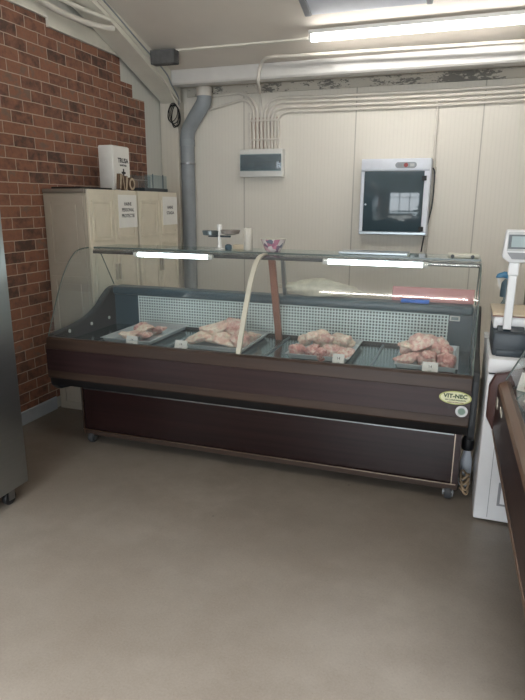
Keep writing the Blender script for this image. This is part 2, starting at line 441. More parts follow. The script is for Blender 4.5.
# brick facing on the left wall, its top stepping down under the rafter
bt = [(-2.55, 0.09), (5.0, 0.09), (5.0, 2.45), (4.80, 2.45), (4.80, 2.555), (4.62, 2.555), (4.62, 2.735), (3.70, 2.735), (3.70, 2.79), (-2.55, 2.79)]
struct('trim_1', MB().prism(bt, 'x', XL, XL+.012), M['brick'])
struct('baseboard_left', MB().box(XL, XL+.022, YF+.02, 3.47, 0, .10, .004), M['baseboard'])
# steel portal: column in the corner and the sloping rafter over the brick
struct('trim_2', MB().box(-2.886, -2.70, 5.30, YB, 0, 2.50, .006), M['column'])
def rb(y): return 2.83 - 0.355*(y-4.3)
struct('trim_3', MB().prism([(5.30, rb(5.30)), (4.1, rb(4.1)), (YF+.01, zc(YF+.01)-.10), (YF+.01, zc(YF+.01)-.002), (5.30, zc(5.30)-.002)], 'x', -2.855, -2.66), M['trim'])
# white fascia above the brick, eave beam, its painted backing strip and the ceiling joint
f4 = MB(); f4.box(XL+.001, XL+.03, YF+.02, 3.70, 2.792, 2.90, .003); f4.box(XL+.001, XL+.03, 3.70, 4.62, 2.738, 2.85, .003)
struct('trim_4', f4, M['trim'])
struct('trim_5', MB().prism([(5.112, zc(5.112)-.003), (5.110, 2.612), (5.122, 2.598), (5.25, 2.598), (5.25, zc(5.25)-.003)], 'x', -2.655, XR-.01), M['trim_grey'])
struct('trim_6', MB().box(-2.66, XR-.01, 5.43, YB-.001, 2.545, 2.625, .003), M['peel'])
struct('trim_7', MB().prism([(4.80, zc(4.80)-.001), (4.80, zc(4.80)-.014), (4.825, zc(4.825)-.014), (4.825, zc(4.825)-.001)], 'x', -2.65, XR-.02), M['trim'])

# ------------------------------------------------------------------ display counter
CX0, CX1, CM = -2.40, 0.095, -1.13
CZ = 0.735
dc = thing('display_counter', 'long mahogany and glass refrigerated display counter with curved front glass', 'display counter', (-1.16, 3.3, 0))
GP = [(2.868, .742), (2.90, .807), (2.955, .925), (3.02, 1.044), (3.055, 1.10), (3.09, 1.144), (3.125, 1.185), (3.16, 1.214), (3.195, 1.237), (3.232, 1.25), (3.285, 1.255), (3.34, 1.256)]
def smooth2(P, sub=8, it=60):
    Q = []
    for i in range(len(P)-1):
        p0, p1, p2, p3 = [Vector(P[max(0, min(len(P)-1, i+k))]) for k in (-1, 0, 1, 2)]
        for k in range(sub):
            t = k/sub
            Q.append(0.5*((2*p1)+(p2-p0)*t+(2*p0-5*p1+4*p2-p3)*t*t+(3*p1-p0-3*p2+p3)*t**3))
    Q.append(Vector(P[-1]))
    for _ in range(it):
        Q = [Q[0]]+[(Q[i-1]+2*Q[i]+Q[i+1])/4 for i in range(1, len(Q)-1)]+[Q[-1]]
    return [tuple(q) for q in Q[::2]]+([tuple(Q[-1])] if len(Q) % 2 == 0 else [])
GP = smooth2(GP)
# nose: rail, mahogany band, rail
MB().prism([(2.838, .672), (2.846, .735), (2.862, .742), (2.905, .735), (2.905, .672)], 'x', CX0, CX1, .003).build('top_rail', M['wood_tan'], dc)
MB().prism([(2.836, .535), (2.838, .672), (2.905, .672), (2.905, .535)], 'x', CX0, CX1).build('front_panel', M['wood_mid'], dc)
MB().prism([(2.842, .482), (2.834, .492), (2.834, .535), (2.905, .535), (2.905, .482)], 'x', CX0, CX1, .003).build('bottom_rail', M['wood_tan'], dc)
MB().prism([(2.85, .482), (2.90, .42), (3.00, .395), (3.60, .395), (3.60, .66), (2.91, .66), (2.91, .482)], 'x', CX0+.002, CX1-.002).build('tub', M['black'], dc)
EP = [(2.93, .745), (2.905, .70), (2.90, .48), (2.91, .41), (2.95, .375), (3.05, .36), (3.10, .39), (3.66, .39), (3.70, .42), (3.70, .95), (3.66, .960), (3.61, .958), (3.565, .944), (3.50, .903), (3.43, .849), (3.36, .815), (3.283, .789), (3.137, .763), (2.98, .748)]
MB().prism(EP, 'x', CX0-.045, CX0, .006).build('end_panel', M['abs'], dc, smooth=35)
MB().prism(EP, 'x', CX1, CX1+.035, .006).build('end_panel', M['abs'], dc, smooth=35)
inner = [(2.90, .68), (3.68, .68), (3.68, .952), (3.61, .952), (3.565, .938), (3.50, .897), (3.43, .843), (3.36, .809), (3.283, .783), (3.137, .757), (2.95, .742), (2.90, .738)]
MB().prism(inner, 'x', CX0+.0005, CX0+.006).build('end_lining', M['abs_in'], dc)
MB().prism(inner, 'x', CX1-.006, CX1-.0005).build('end_lining', M['rail'], dc)
for yy, zz in ((3.068, .736), (3.309, .739), (3.522, .743)):
    MB().lathe([(.012, 0), (.012, .004), (.006, .007)], (CX0+.006, yy, zz), 14, 'x').build('screw_cap', M['white'], dc, smooth=40)
# base
KX0, KX1 = -2.29, 0.075
MB().box(KX0+.012, KX1-.03, 3.012, 3.60, .09, .395).build('lower_panel', M['wood_dark'], dc)
MB().box(KX0, KX0+.012, 3.0, 3.60, .085, .395).build('lower_frame', M['wood_mid'], dc)
MB().box(KX1-.03, KX1, 3.0, 3.60, .085, .395).build('lower_frame', M['wood_mid'], dc)
MB().box(KX0, KX1, 2.998, 3.60, .062, .092).build('lower_rail', M['wood_tan'], dc)
MB().box(KX0+.002, KX1-.01, 2.994, 3.0, .092, .0965).build('trim_strip', M['brass'], dc)
MB().box(KX0+.010, KX0+.0145, 2.994, 3.004, .062, .385).build('trim_strip', M['brass'], dc)
MB().box(KX1-.035, KX1-.0305, 2.994, 3.004, .098, .385).build('trim_strip', M['brass'], dc)
MB().box(KX0+.02, KX1-.04, 3.004, 3.010, .372, .378).build('trim_strip', M['zinc'], dc)
# castors
ca = bpy.data.objects.new('castor', None); COL.objects.link(ca); ca.parent = dc; ca.location = Vector((0.03, 3.02, 0))-dc.location
MB().lathe([(.012, -.018), (.034, -.018), (.038, -.010), (.038, .010), (.034, .018), (.012, .018)], (0, 0, .038), 20, 'x').build('wheel', M['rubber'], ca, local=True, smooth=40)
fk = MB().box(-.028, -.022, -.016, .016, .024, .062); fk.box(.022, .028, -.016, .016, .02, .062); fk.box(-.028, .028, .008, .040, .050, .062)
fk.lathe([(.007, -.03), (.007, .03)], (0, 0, .038), 10, 'x'); fk.build('fork', M['zinc'], ca, local=True)
for x, y in ((-2.235, 3.02), (-2.235, 3.55), (0.035, 3.55), (-1.13, 3.30)):
    c = copy_tree(ca, dc); c.location = Vector((x, y, 0))-dc.location
# well
MB().box(CX0+.006, CX1-.006, 2.905, 3.62, .668, .682).build('deck', M['deck'], dc)
MB().prism([(2.905, .735), (2.905, .682), (2.96, .682), (2.935, .715)], 'x', CX0+.006, CX1-.006).build('deck_lip', M['rail'], dc)
for x in (-2.17, -1.68, -1.05, -0.43): MB().box(x-.006, x+.006, 3.02, 3.60, .682, .690).build('deck_divider', M['steel'], dc)
MB().box(-2.20, -0.05, 3.612, 3.632, .70, .915).build('perforated_panel', M['perf'], dc)
MB().box(CX0+.006, -2.20, 3.612, 3.632, .682, .915).build('side_plate', M['rail'], dc)
MB().box(-0.05, CX1-.006, 3.612, 3.632, .682, .915).build('side_plate', M['rail'], dc)
MB().box(-2.20, -0.05, 3.600, 3.632, .682, .70).build('panel_ledge', M['abs_in'], dc)
MB().box(CX0+.006, CX1-.006, 3.575, 3.70, .905, .965, .02, 3).build('rear_rail', M['rail'], dc, smooth=40)
MB().box(CX0+.006, CX1-.006, 3.632, 3.70, .39, .905).build('rear_wall', M['abs'], dc)
th_ = MB().box(-0.045, 0.015, 3.602, 3.611, .868, .90, .003).build('thermometer', M['white'], dc)
MB().box(-0.036, 0.006, 3.600, 3.602, .875, .893).build('thermometer_display', M['lcd'], th_)
# glazing
MB().sheet(GP, 'x', CX0+.003, CM-.012).build('front_glass', M['glass'], dc, smooth=60)
MB().sheet(GP, 'x', CM+.012, CX1-.003).build('front_glass', M['glass'], dc, smooth=60)
MB().tube([(CX0+.002, y-.002, z+.002) for y, z in GP], .0036, 6, smooth=False).build('glass_edge', M['edge'], dc, smooth=60)
MB().tube([(CX1-.002, y-.002, z+.002) for y, z in GP], .0036, 6, smooth=False).build('glass_edge', M['edge'], dc, smooth=60)
js = MB(); op = [(y-.006, z+.004) for y, z in GP]; ip = [(y+.006, z-.004) for y, z in GP]
js.prism(op+list(reversed(ip)), 'x', CM-.0135, CM+.0135); js.build('joint_strip', M['cream'], dc, smooth=50)
eg = [(y, z) for y, z in GP[2:]]+[(3.45, 1.256), (3.62, .965), (3.565, .948), (3.50, .907), (3.43, .853), (3.36, .819), (3.283, .793), (3.137, .767), (2.98, .752)]
MB().face([(CX0+.001, y, z) for y, z in eg]).build('end_glass', M['glass'], dc)
MB().face([(CX1-.001, y, z) for y, z in eg]).build('end_glass', M['glass'], dc)
MB().tube([(CX0+.001, 3.45, 1.256), (CX0+.001, 3.62, .972)], .004, 6, smooth=False).build('glass_edge', M['edge'], dc)
MB().tube([(CX1-.001, 3.45, 1.256), (CX1-.001, 3.62, .972)], .004, 6, smooth=False).build('glass_edge', M['edge'], dc)
MB().box(CX0+.05, CX1-.002, 3.33, 3.62, 1.256, 1.264, .002).build('top_shelf', M['glass_top'], dc)
MB().box(CX0+.05, CX1-.002, 3.328, 3.334, 1.255, 1.265).build('shelf_edge', M['edge'], dc)
lh = MB().box(CX0+.06, CX1-.004, 3.300, 3.345, 1.222, 1.250, .004).build('light_housing', M['abs'], dc, smooth=40)
for x0, x1 in ((-1.985, -1.49), (-0.735, -0.205)):
    tb = MB().lathe([(.0145, x0), (.0145, x1)], (0, 3.288, 1.228), 14, 'x').build('light_tube', M['tube_cool'], dc, smooth=40)
    for xa, xb in ((x0-.028, x0), (x1, x1+.028)):
        MB().lathe([(.016, xa), (.016, xb)], (0, 3.288, 1.228), 14, 'x').build('tube_cap', M['white'], tb, smooth=40)
MB().tube([(-0.235, 3.286, 1.233), (CX1-.02, 3.286, 1.233)], .006, 8, smooth=False).build('bright_line_rod', M['steel'], dc)  # rod added to give the thin bright line along the glass top
# supports
def slant(x, w, mat, name):
    return MB().prism([(3.345, 1.225), (3.375, 1.225), (3.545, .682), (3.515, .682)], 'x', x-w/2, x+w/2, .003).build(name, mat, dc)
slant(-1.10, .042, M['copper'], 'support_post')
for x in (-1.10,):
    MB().prism([(3.56, 1.256), (3.585, 1.256), (3.665, .96), (3.64, .96)], 'x', x-.012, x+.012).build('rear_post', M['steel'], dc)
# stickers on the nose
yo = 2.8345
ov = MB(); oc = on_y(455.3, 397.8, yo)
rx, rz_ = 0.076, 0.034
ov.prism([(oc.x+rx*math.cos(2*PI*i/40), oc.z+rz_*math.sin(2*PI*i/40)) for i in range(40)], 'y', yo-.0015, yo)
ovo = ov.build('oval_sticker', M['olive'], dc)
o2 = MB(); o2.prism([(oc.x+(rx-.007)*math.cos(2*PI*i/40), oc.z+(rz_-.005)*math.sin(2*PI*i/40)) for i in range(40)], 'y', yo-.0022, yo-.0015)
o2.build('sticker_face', M['oval'], ovo)
Lo = Vector((oc.x, yo-.0026, oc.z)) - dc.location - ovo.location
text_mesh('sticker_lettering', 'VIT-NEC', .028, M['ink_green'], ovo, frame(Lo+Vector((0, 0, .008)), (1, 0, 0), (0, 0, 1)), .0003, 1.05, .0012)
text_mesh('sticker_lettering', 'DIN CARNE PROASPATA', .0088, M['ink_green'], ovo, frame(Lo+Vector((0.002, 0, -.012)), (1, 0, 0), (0, 0, 1)), .0003, 1.0, .0003)
text_mesh('sticker_lettering', 'COMERCIALIZARE CARNE', .0065, M['ink_red'], ovo, frame(Lo+Vector((0.002, 0, -.024)), (1, 0, 0), (0, 0, 1)), .0003, 1.0, .0002)
rc = on_y(461.5, 411.5, yo)
rs = MB().lathe([(.029, yo-.0015), (.029, yo)], (rc.x, 0, rc.z), 28, 'y').build('round_sticker', M['silver'], dc)
MB().lathe([(.018, yo-.0022), (.018, yo-.0015)], (rc.x, 0, rc.z), 24, 'y').build('sticker_print', M['sage'], rs)

# ------------------------------------------------------------------ trays, meat and price cards
def tray_mesh(w, d, h, rim=.012, t=.002):
    mb = MB(); bm = mb.bm
    def ring(x, y, z): return [bm.verts.new(p) for p in ((-x, -y, z), (x, -y, z), (x, y, z), (-x, y, z))]
    rs_ = [ring(w/2-.02, d/2-.02, 0.0), ring(w/2-rim, d/2-rim, h), ring(w/2, d/2, h), ring(w/2, d/2, h-.004), ring(w/2-.003, d/2-.003, h-.004)]
    bm.faces.new(rs_[0])
    for A, B in zip(rs_, rs_[1:]):
        for i in range(4): bm.faces.new((A[i], A[(i+1) % 4], B[(i+1) % 4], B[i]))
    return mb
TR = [(-1.965, 3.315, .36, .54, 'leftmost steel tray in the display counter, holding a few chicken pieces', 'leftmost'),
      (-1.375, 3.315, .40, .50, 'steel tray heaped with pale chicken just left of the cream glass joint', 'second'),
      (-0.735, 3.315, .37, .50, 'steel tray of pink and white meat right of the brown support post', 'third'),
      (-0.14, 3.330, .33, .53, 'rightmost steel tray in the display counter, heaped with pink meat', 'rightmost')]
base_tray = None
for i, (x, y, w, d, lab, _) in enumerate(TR):
    if base_tray is None:
        base_tray = tray_mesh(.36, .54, .028).build('meat_tray', M['tray']); o = base_tray
    else:
        o = base_tray.copy(); COL.objects.link(o)
    o.location = (x, y, .6905); o.scale = (w/.36, d/.54, 1)
    tag(o, lab, 'tray', 'steel meat trays in the display counter')

def meat_mesh(seed, kind):
    mb = MB(); bmesh.ops.create_icosphere(mb.bm, subdivisions=4, radius=1)
    off = Vector((seed*3.1, seed*1.7, seed*0.9))
    for v in mb.bm.verts:
        p = v.co.copy(); n = p.normalized()
        k = 1 + 0.28*noise.noise(p*1.2+off) + 0.14*noise.noise(p*2.7+off) + 0.05*noise.noise(p*7+off)
        if kind == 'leg':          # drumstick: thick at one end, thin bone end
            tx = (p.x+1)/2; s_ = 0.38+0.72*math.sin(min(1, max(0, 1.05-tx))*PI*0.62)
            q = Vector((p.x*1.35, p.y*s_, p.z*s_))*k
        elif kind == 'flap':       # folded flat piece of skin-on breast
            q = Vector((p.x*1.2, p.y*0.9, p.z*0.42+0.22*math.sin(p.x*2.2+seed)))*k
            crease = math.exp(-((p.y-0.15*math.sin(p.x*3))/0.12)**2); q.z -= 0.16*crease*(1 if p.z > 0 else 0)
        else:                      # rounded thigh with a cleft
            q = Vector((p.x*1.05, p.y*0.85, p.z*0.72))*k
            crease = math.exp(-((p.x-0.2*p.y)/0.13)**2); q *= 1-0.12*crease
        v.co = q
    return mb
protos = {}
def meat_proto(kind, var, mat):
    key = (kind, var, mat)
    if key not in protos:
        o = meat_mesh(var+{'leg': 1, 'flap': 5, 'thigh': 9}[kind], kind).build('meat_piece', M[mat], origin=(0, 0, 0), smooth=180)
        protos[key] = o; return o
    o = protos[key].copy(); COL.objects.link(o); return o
def put_meat(x, y, z, kind, var, mat, s, rz, label, tilt=0.0, grp='', s3=None):
    o = meat_proto(kind, var, mat)
    o.location = (x, y, z); o.rotation_euler = (tilt, tilt*0.4, rz); o.scale = s3 if s3 else (s, s, s)
    tag(o, label, 'meat', grp)
g = 'chicken pieces in the leftmost tray'; z0 = .694
for a in [(-2.02, 3.20, z0+.028, 'flap', 0, 'meat_b', .062, 0.5, 'pale chicken piece at the front left of the leftmost tray'),
          (-1.90, 3.19, z0+.024, 'flap', 4, 'meat_a', .052, 2.4, 'pink chicken piece at the front right of the leftmost tray'),
          (-2.03, 3.38, z0+.028, 'flap', 3, 'meat_c', .056, 1.2, 'redder meat piece at the rear left of the leftmost tray'),
          (-1.91, 3.36, z0+.028, 'flap', 1, 'meat_a', .062, -.5, 'pink chicken piece at the rear right of the leftmost tray'),
          (-1.95, 3.27, z0+.050, 'flap', 2, 'meat_b', .050, 0.9, 'pale chicken piece lying across the middle of the leftmost tray')]:
    put_meat(*a, grp=g)
g = 'chicken pieces in the tray left of the glass joint'
for a in [(-1.50, 3.17, z0+.040, 'flap', 2, 'meat_b', .078, .2, 'pale chicken slab at the front left of the heaped tray beside the glass joint'),
          (-1.36, 3.16, z0+.040, 'flap', 3, 'meat_b', .080, -.35, 'pale chicken slab at the front middle of the heaped tray beside the glass joint'),
          (-1.25, 3.20, z0+.042, 'thigh', 0, 'meat_a', .062, .7, 'pink rounded piece at front right of the heaped tray beside the glass joint'),
          (-1.50, 3.34, z0+.044, 'thigh', 1, 'meat_b', .068, 1.7, 'pale rounded piece at the rear left of the heaped tray beside the glass joint'),
          (-1.36, 3.38, z0+.044, 'flap', 4, 'meat_b', .080, 1.0, 'broad pale slab at rear middle of the heaped tray beside the glass joint'),
          (-1.24, 3.37, z0+.040, 'flap', 0, 'meat_b', .066, -.9, 'thin tipped pale flap at rear right of the heaped tray beside the glass joint'),
          (-1.43, 3.26, z0+.100, 'flap', 1, 'meat_b', .085, .4, 'large pale chicken slab on top of the heap beside the glass joint'),
          (-1.31, 3.28, z0+.098, 'leg', 2, 'meat_a', .062, -.6, 'pink leg on top right of the heap beside the glass joint')]:
    put_meat(*a, grp=g)
g = 'meat pieces in the tray right of the brown post'
for a in [(-0.865, 3.13, z0+.036, 'thigh', 3, 'meat_c', .048, .1, 'dark pink lump at the front left corner of the tray right of the brown post'),
          (-0.775, 3.14, z0+.036, 'thigh', 4, 'meat_c', .050, 1.3, 'dark pink front lump second from the left, tray right of the brown post'),
          (-0.67, 3.15, z0+.044, 'thigh', 1, 'meat_a', .054, .5, 'pink rounded piece at the front middle of the tray right of the brown post'),
          (-0.585, 3.15, z0+.036, 'flap', 2, 'meat_a', .052, 1.4, 'pale pink piece behind the card of the tray right of the brown post'),
          (-0.86, 3.27, z0+.058, 'thigh', 0, 'meat_b', .050, 2.0, 'cream coloured lump at the middle left of the tray right of the brown post'),
          (-0.75, 3.30, z0+.072, 'leg', 3, 'meat_b', .056, 1.2, 'whitish leg at the centre of the tray right of the brown post'),
          (-0.64, 3.28, z0+.060, 'thigh', 2, 'meat_b', .049, .3, 'cream piece at the middle right of the tray right of the brown post'),
          (-0.83, 3.42, z0+.045, 'flap', 3, 'meat_a', .060, .9, 'pink piece at the rear left of the tray right of the brown post'),
          (-0.66, 3.43, z0+.045, 'flap', 4, 'meat_b', .064, -.4, 'pale piece at the rear right of the tray right of the brown post'),
          (-0.80, 3.22, z0+.098, 'thigh', 2, 'meat_b', .040, .8, 'small cream lump on top at the left in the tray right of the brown post'),
          (-0.70, 3.20, z0+.108, 'flap', 0, 'meat_a', .042, 2.1, 'small pink flap on top at the middle in the tray right of the brown post'),
          (-0.60, 3.22, z0+.094, 'thigh', 4, 'meat_b', .038, 1.1, 'small cream lump on top at the right in the tray right of the brown post'),
          (-0.72, 3.105, z0+.030, 'leg', 1, 'meat_c', .036, 1.9, 'small red leg at the very front of the tray right of the brown post')]:
    put_meat(*a, grp=g)
g = 'meat pieces in the rightmost tray'
for a in [(-0.24, 3.15, z0+.040, 'flap', 1, 'meat_a', .062, .6, 'pink piece at the front left of the rightmost tray'),
          (-0.14, 3.15, z0+.044, 'thigh', 0, 'meat_a', .060, 1.1, 'pink rounded piece at the front middle of the rightmost tray'),
          (-0.045, 3.15, z0+.036, 'leg', 1, 'meat_c', .050, 2.2, 'reddish leg at the front right of the rightmost tray'),
          (-0.23, 3.30, z0+.055, 'thigh', 2, 'meat_a', .066, .2, 'pink rounded piece at the middle left of the rightmost tray'),
          (-0.06, 3.30, z0+.044, 'thigh', 3, 'meat_c', .058, 1.8, 'reddish lump at the middle right of the rightmost tray'),
          (-0.15, 3.44, z0+.050, 'flap', 0, 'meat_b', .070, .5, 'pale slab at the rear of the rightmost tray'),
          (-0.17, 3.25, z0+.112, 'flap', 2, 'meat_a', .076, 1.0, 'large pink slab on top of the heap in the rightmost tray'),
          (-0.08, 3.24, z0+.092, 'leg', 0, 'meat_a', .052, -.7, 'small pink leg on the top right of the heap in the rightmost tray'),
          (-0.245, 3.20, z0+.092, 'flap', 4, 'meat_b', .044, .3, 'small pale flap on the left slope of the heap in the rightmost tray'),
          (-0.135, 3.11, z0+.070, 'flap', 3, 'meat_c', .042, 1.7, 'small reddish flap low on the front of the heap in the rightmost tray'),
          (-0.04, 3.20, z0+.086, 'thigh', 1, 'meat_c', .036, .9, 'small reddish lump on the right slope of the heap in the rightmost tray')]:
    put_meat(*a, grp=g)

def price_card(x, y, z, label, w=.062, h=.048, lean=.35, rz=0.0, cat_group='price cards in front of the trays', lines=('14', 'LEI')):
    r = thing('price_card', label, 'price card', (x, y, z), rz, cat_group)
    c, s_ = math.cos(lean), math.sin(lean)
    mb = MB(); mb.prism([(0, 0), (h*s_, h*c), (h*s_+.0015, h*c), (.02, 0)], 'x', -w/2, w/2); mb.build('card', M['paper'], r, local=True)
    up = (0, s_, c)
    for i, (tx, sz) in enumerate(((lines[0], .020), (lines[1], .013))):
        k = h*(.62-.40*i)
        text_mesh('card_print', tx, sz, M['ink'], r, frame((0, k*s_-.0012, k*c), (1, 0, 0), up), .0002)
    return r
price_card(-1.915, 3.035, .684, 'white price card in front of the leftmost meat tray', .080, .062)
price_card(-1.575, 3.035, .684, 'white price card at the left of the tray heaped with pale chicken', .080, .062)
price_card(-0.605, 3.035, .684, 'white price card leaning at the tray right of the brown post', .066, .064)
price_card(-0.115, 3.035, .684, 'white price card leaning at the rightmost meat tray', .080, .064)

# ------------------------------------------------------------------ things on the counter's glass top
TZ = 1.2645
bs = thing('balance_scale', 'small two-pan balance scale with white column on the counter glass top', 'scale', (-1.47, 3.42, TZ))
MB().lathe([(.030, 0), (.030, .008), (.014, .014), (.011, .05), (.013, .075), (.009, .09), (.014, .105), (.016, .15), (.012, .158)], (0, 0, 0), 16).build('column', M['white'], bs, local=True, smooth=35)
MB().box(-.075, .075, -.008, .008, .078, .090, .002).build('beam', M['dgrey'], bs, local=True)
MB().lathe([(.030, .088), (.050, .092), (.056, .118), (.053, .118), (.047, .096), (.01, .094)], (-.055, -.01, 0), 22).build('pan', M['dark_dish'], bs, local=True, smooth=40)
MB().lathe([(.030, .094), (.056, .102), (.064, .124), (.061, .124), (.052, .106), (.01, .101)], (.070, .01, 0), 22).build('pan', M['grey_dish'], bs, local=True, smooth=40)
tag(MB().lathe([(.018, 0), (.022, .006), (.022, .026), (.012, .034)], (-1.418, 3.44, TZ), 18).build('jar_lid', M['navy'], smooth=40), 'small dark blue round lid beside the balance scale', 'lid')
tag(MB().box(-1.400, -1.315, 3.47, 3.53, TZ, TZ+.030, .003).build('carton', M['beige']), 'low beige carton between the balance scale and the paper roll', 'carton')
pr = thing('paper_roll', 'upright white paper roll on the counter glass top', 'paper roll', (-1.288, 3.45, TZ))
MB().lathe([(.027, 0), (.029, .004), (.029, .132), (.026, .136)], (0, 0, 0), 24).build('roll', M['wrap'], pr, local=True, smooth=40)
MB().lathe([(.011, .1362), (.011, .1375)], (0, 0, 0), 14).build('core', M['abs'], pr, local=True)
bw = thing('bowl', 'floral patterned bowl standing on the middle of the counter glass top', 'bowl', (-1.105, 3.40, TZ))
MB().lathe([(.040, 0), (.046, .004), (.058, .03), (.078, .078), (.0755, .078), (.056, .034), (.042, .010), (.001, .008)], (0, 0, 0), 30).build('bowl_body', M['floral'], bw, local=True, smooth=50)
MB().lathe([(.0758, .0765), (.079, .0765), (.079, .080), (.0758, .080)], (0, 0, 0), 30).build('rim', M['cream'], bw, local=True, smooth=40)
ps = thing('power_strip', 'cream plastic box with two dark spots at the right end of the counter top', 'power strip', (0.0, 3.40, TZ))
MB().box(-.082, .082, -.025, .025, 0, .026, .006).build('housing', M['cream'], ps, local=True, smooth=40)
for sx in (-.055, .05): MB().lathe([(.010, -.0265), (.010, -.0245)], (sx, 0, .009), 14, 'y').build('screw_hole', M['abs'], ps, local=True)
tag(MB().box(-0.70, -0.30, 3.40, 3.56, TZ, TZ+.014, .003).build('cutting_board', M['steel']), 'flat grey board lying on the counter top below the steel wall cabinet', 'board')
# bag lying on the rear rail, seen through the glass
bag = MB(); bmesh.ops.create_icosphere(bag.bm, subdivisions=4, radius=1)
for v in bag.bm.verts:
    p = v.co.copy(); k = 1+.25*noise.noise(p*2+Vector((4, 1, 2)))+.12*noise.noise(p*5)
    v.co = Vector((p.x*.27*k, p.y*.05*k, max(p.z, -.75)*.062*k*(1.1-.5*abs(p.x))))
bmesh.ops.translate(bag.bm, vec=(-0.88, 3.655, 1.013), verts=bag.bm.verts)
tag(bag.build('plastic_bag', mk_plain('cream_bag_plastic', (206, 198, 180), 0.35, var=.12, scale=14), smooth=180), 'crumpled cream plastic bag lying on the rear rail of the counter', 'bag')

tag(MB().box(-0.40, 0.085, 3.655, 3.667, .966, 1.055, .004).build('red_reflection', mk_plain('faded_red_reflection', (196, 128, 126), 0.4, var=.05)), 'faded red panel on the right end of the rear rail, added in place of a red reflection in the front glass', 'board')  # solid panel added to imitate a red reflection in the front glass
tag(MB().box(-0.34, -0.17, 3.582, 3.64, .9655, .985, .007, 3).build('blue_reflection', mk_plain('bright_blue_reflection', (58, 112, 206), 0.7, var=.12, scale=30), smooth=40), 'small bright blue block on the rear rail before the red panel, added in place of a blue reflection', 'blue_reflection')  # solid block added to imitate a blue reflection in the front glass

# ------------------------------------------------------------------ resin cabinets along the brick wall
def cabinet(y0, y1, label):
    r = thing('plastic_cabinet', label, 'cabinet', (-2.70, (y0+y1)/2, 0), 0, 'beige resin cabinets')
    xb, xf, zt = XL+.024, -2.515, 1.645
    sd = MB().box(xb, xf, y0, y1, .0, zt-.03)
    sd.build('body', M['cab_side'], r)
    for ya, yb_ in ((y0-.008, y0), (y1, y1+.003)):           # moulded side frames
        f = MB()
        for za, zb in ((.03, .53), (.60, 1.03), (1.10, 1.59)):
            f.box(xb+.02, xf-.02, ya, yb_, za, za+.03); f.box(xb+.02, xf-.02, ya, yb_, zb-.03, zb)
            f.box(xb+.02, xb+.06, ya, yb_, za+.03, zb-.03); f.box(xf-.06, xf-.02, ya, yb_, za+.03, zb-.03)
            f.box(xb+.085, xf-.085, ya+(.003 if ya < y0 else 0), yb_, za+.055, zb-.055)
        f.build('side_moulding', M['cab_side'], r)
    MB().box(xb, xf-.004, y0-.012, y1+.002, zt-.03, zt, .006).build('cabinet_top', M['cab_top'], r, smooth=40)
    ym = (y0+y1)/2
    for a, b in ((y0+.004, ym-.003), (ym+.003, y1-.004)):
        d = MB().box(xf, xf+.018, a, b, .06, zt-.002, .003)
        for za, zb in ((.12, .70), (.76, 1.22), (1.28, 1.57)):
            w = .035
            d.box(xf+.018, xf+.026, a+w, b-w, za, za+.02, .002); d.box(xf+.018, xf+.026, a+w, b-w, zb-.02, zb, .002)
            d.box(xf+.018, xf+.026, a+w, a+w+.02, za+.02, zb-.02, .002); d.box(xf+.018, xf+.026, b-w-.02, b-w, za+.02, zb-.02, .002)
            d.box(xf+.018, xf+.022, a+w+.03, b-w-.03, za+.03, zb-.03, .002)
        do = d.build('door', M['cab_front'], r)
        hy = b-.018 if a < ym-.02 and b < ym+.01 else a+.018
        MB().box(xf+.018, xf+.036, hy-.008, hy+.008, .98, 1.10, .004).build('handle', M['cab_side'], do)
    return r
cabinet(3.505, 4.150, 'beige resin two-door cabinet by the brick wall, nearest, with the first aid box on it')
cabinet(4.170, 4.845, 'beige resin two-door cabinet at the far end, next to the corner column')
def notice(y, z, w, h, lines, label):
    r = thing('paper_notice', label, 'notice', (-2.4885, y, z), 0, 'printed notices on the cabinet doors')
    MB().box(0, .0015, -w/2, w/2, 0, h).build('sheet', M['paper'], r, local=True)
    for i, (tx, sz, zz) in enumerate(lines):
        text_mesh('notice_print', tx, sz, M['ink'], r, frame((.0022, 0, h*zz), (0, 1, 0), (0, 0, 1)), .0003, 1.0, .0006)
notice(4.000, 1.365, .262, .245, (('HAINE', .036, .72), ('PERSONAL', .036, .54), ('PROTECTIE', .036, .36)), 'white notice with three printed lines on the nearer cabinet\'s right door')
notice(4.690, 1.365, .262, .24, (('HAINE', .036, .62), ('STRADA', .036, .42)), 'white notice with two printed lines on the far cabinet\'s right door')

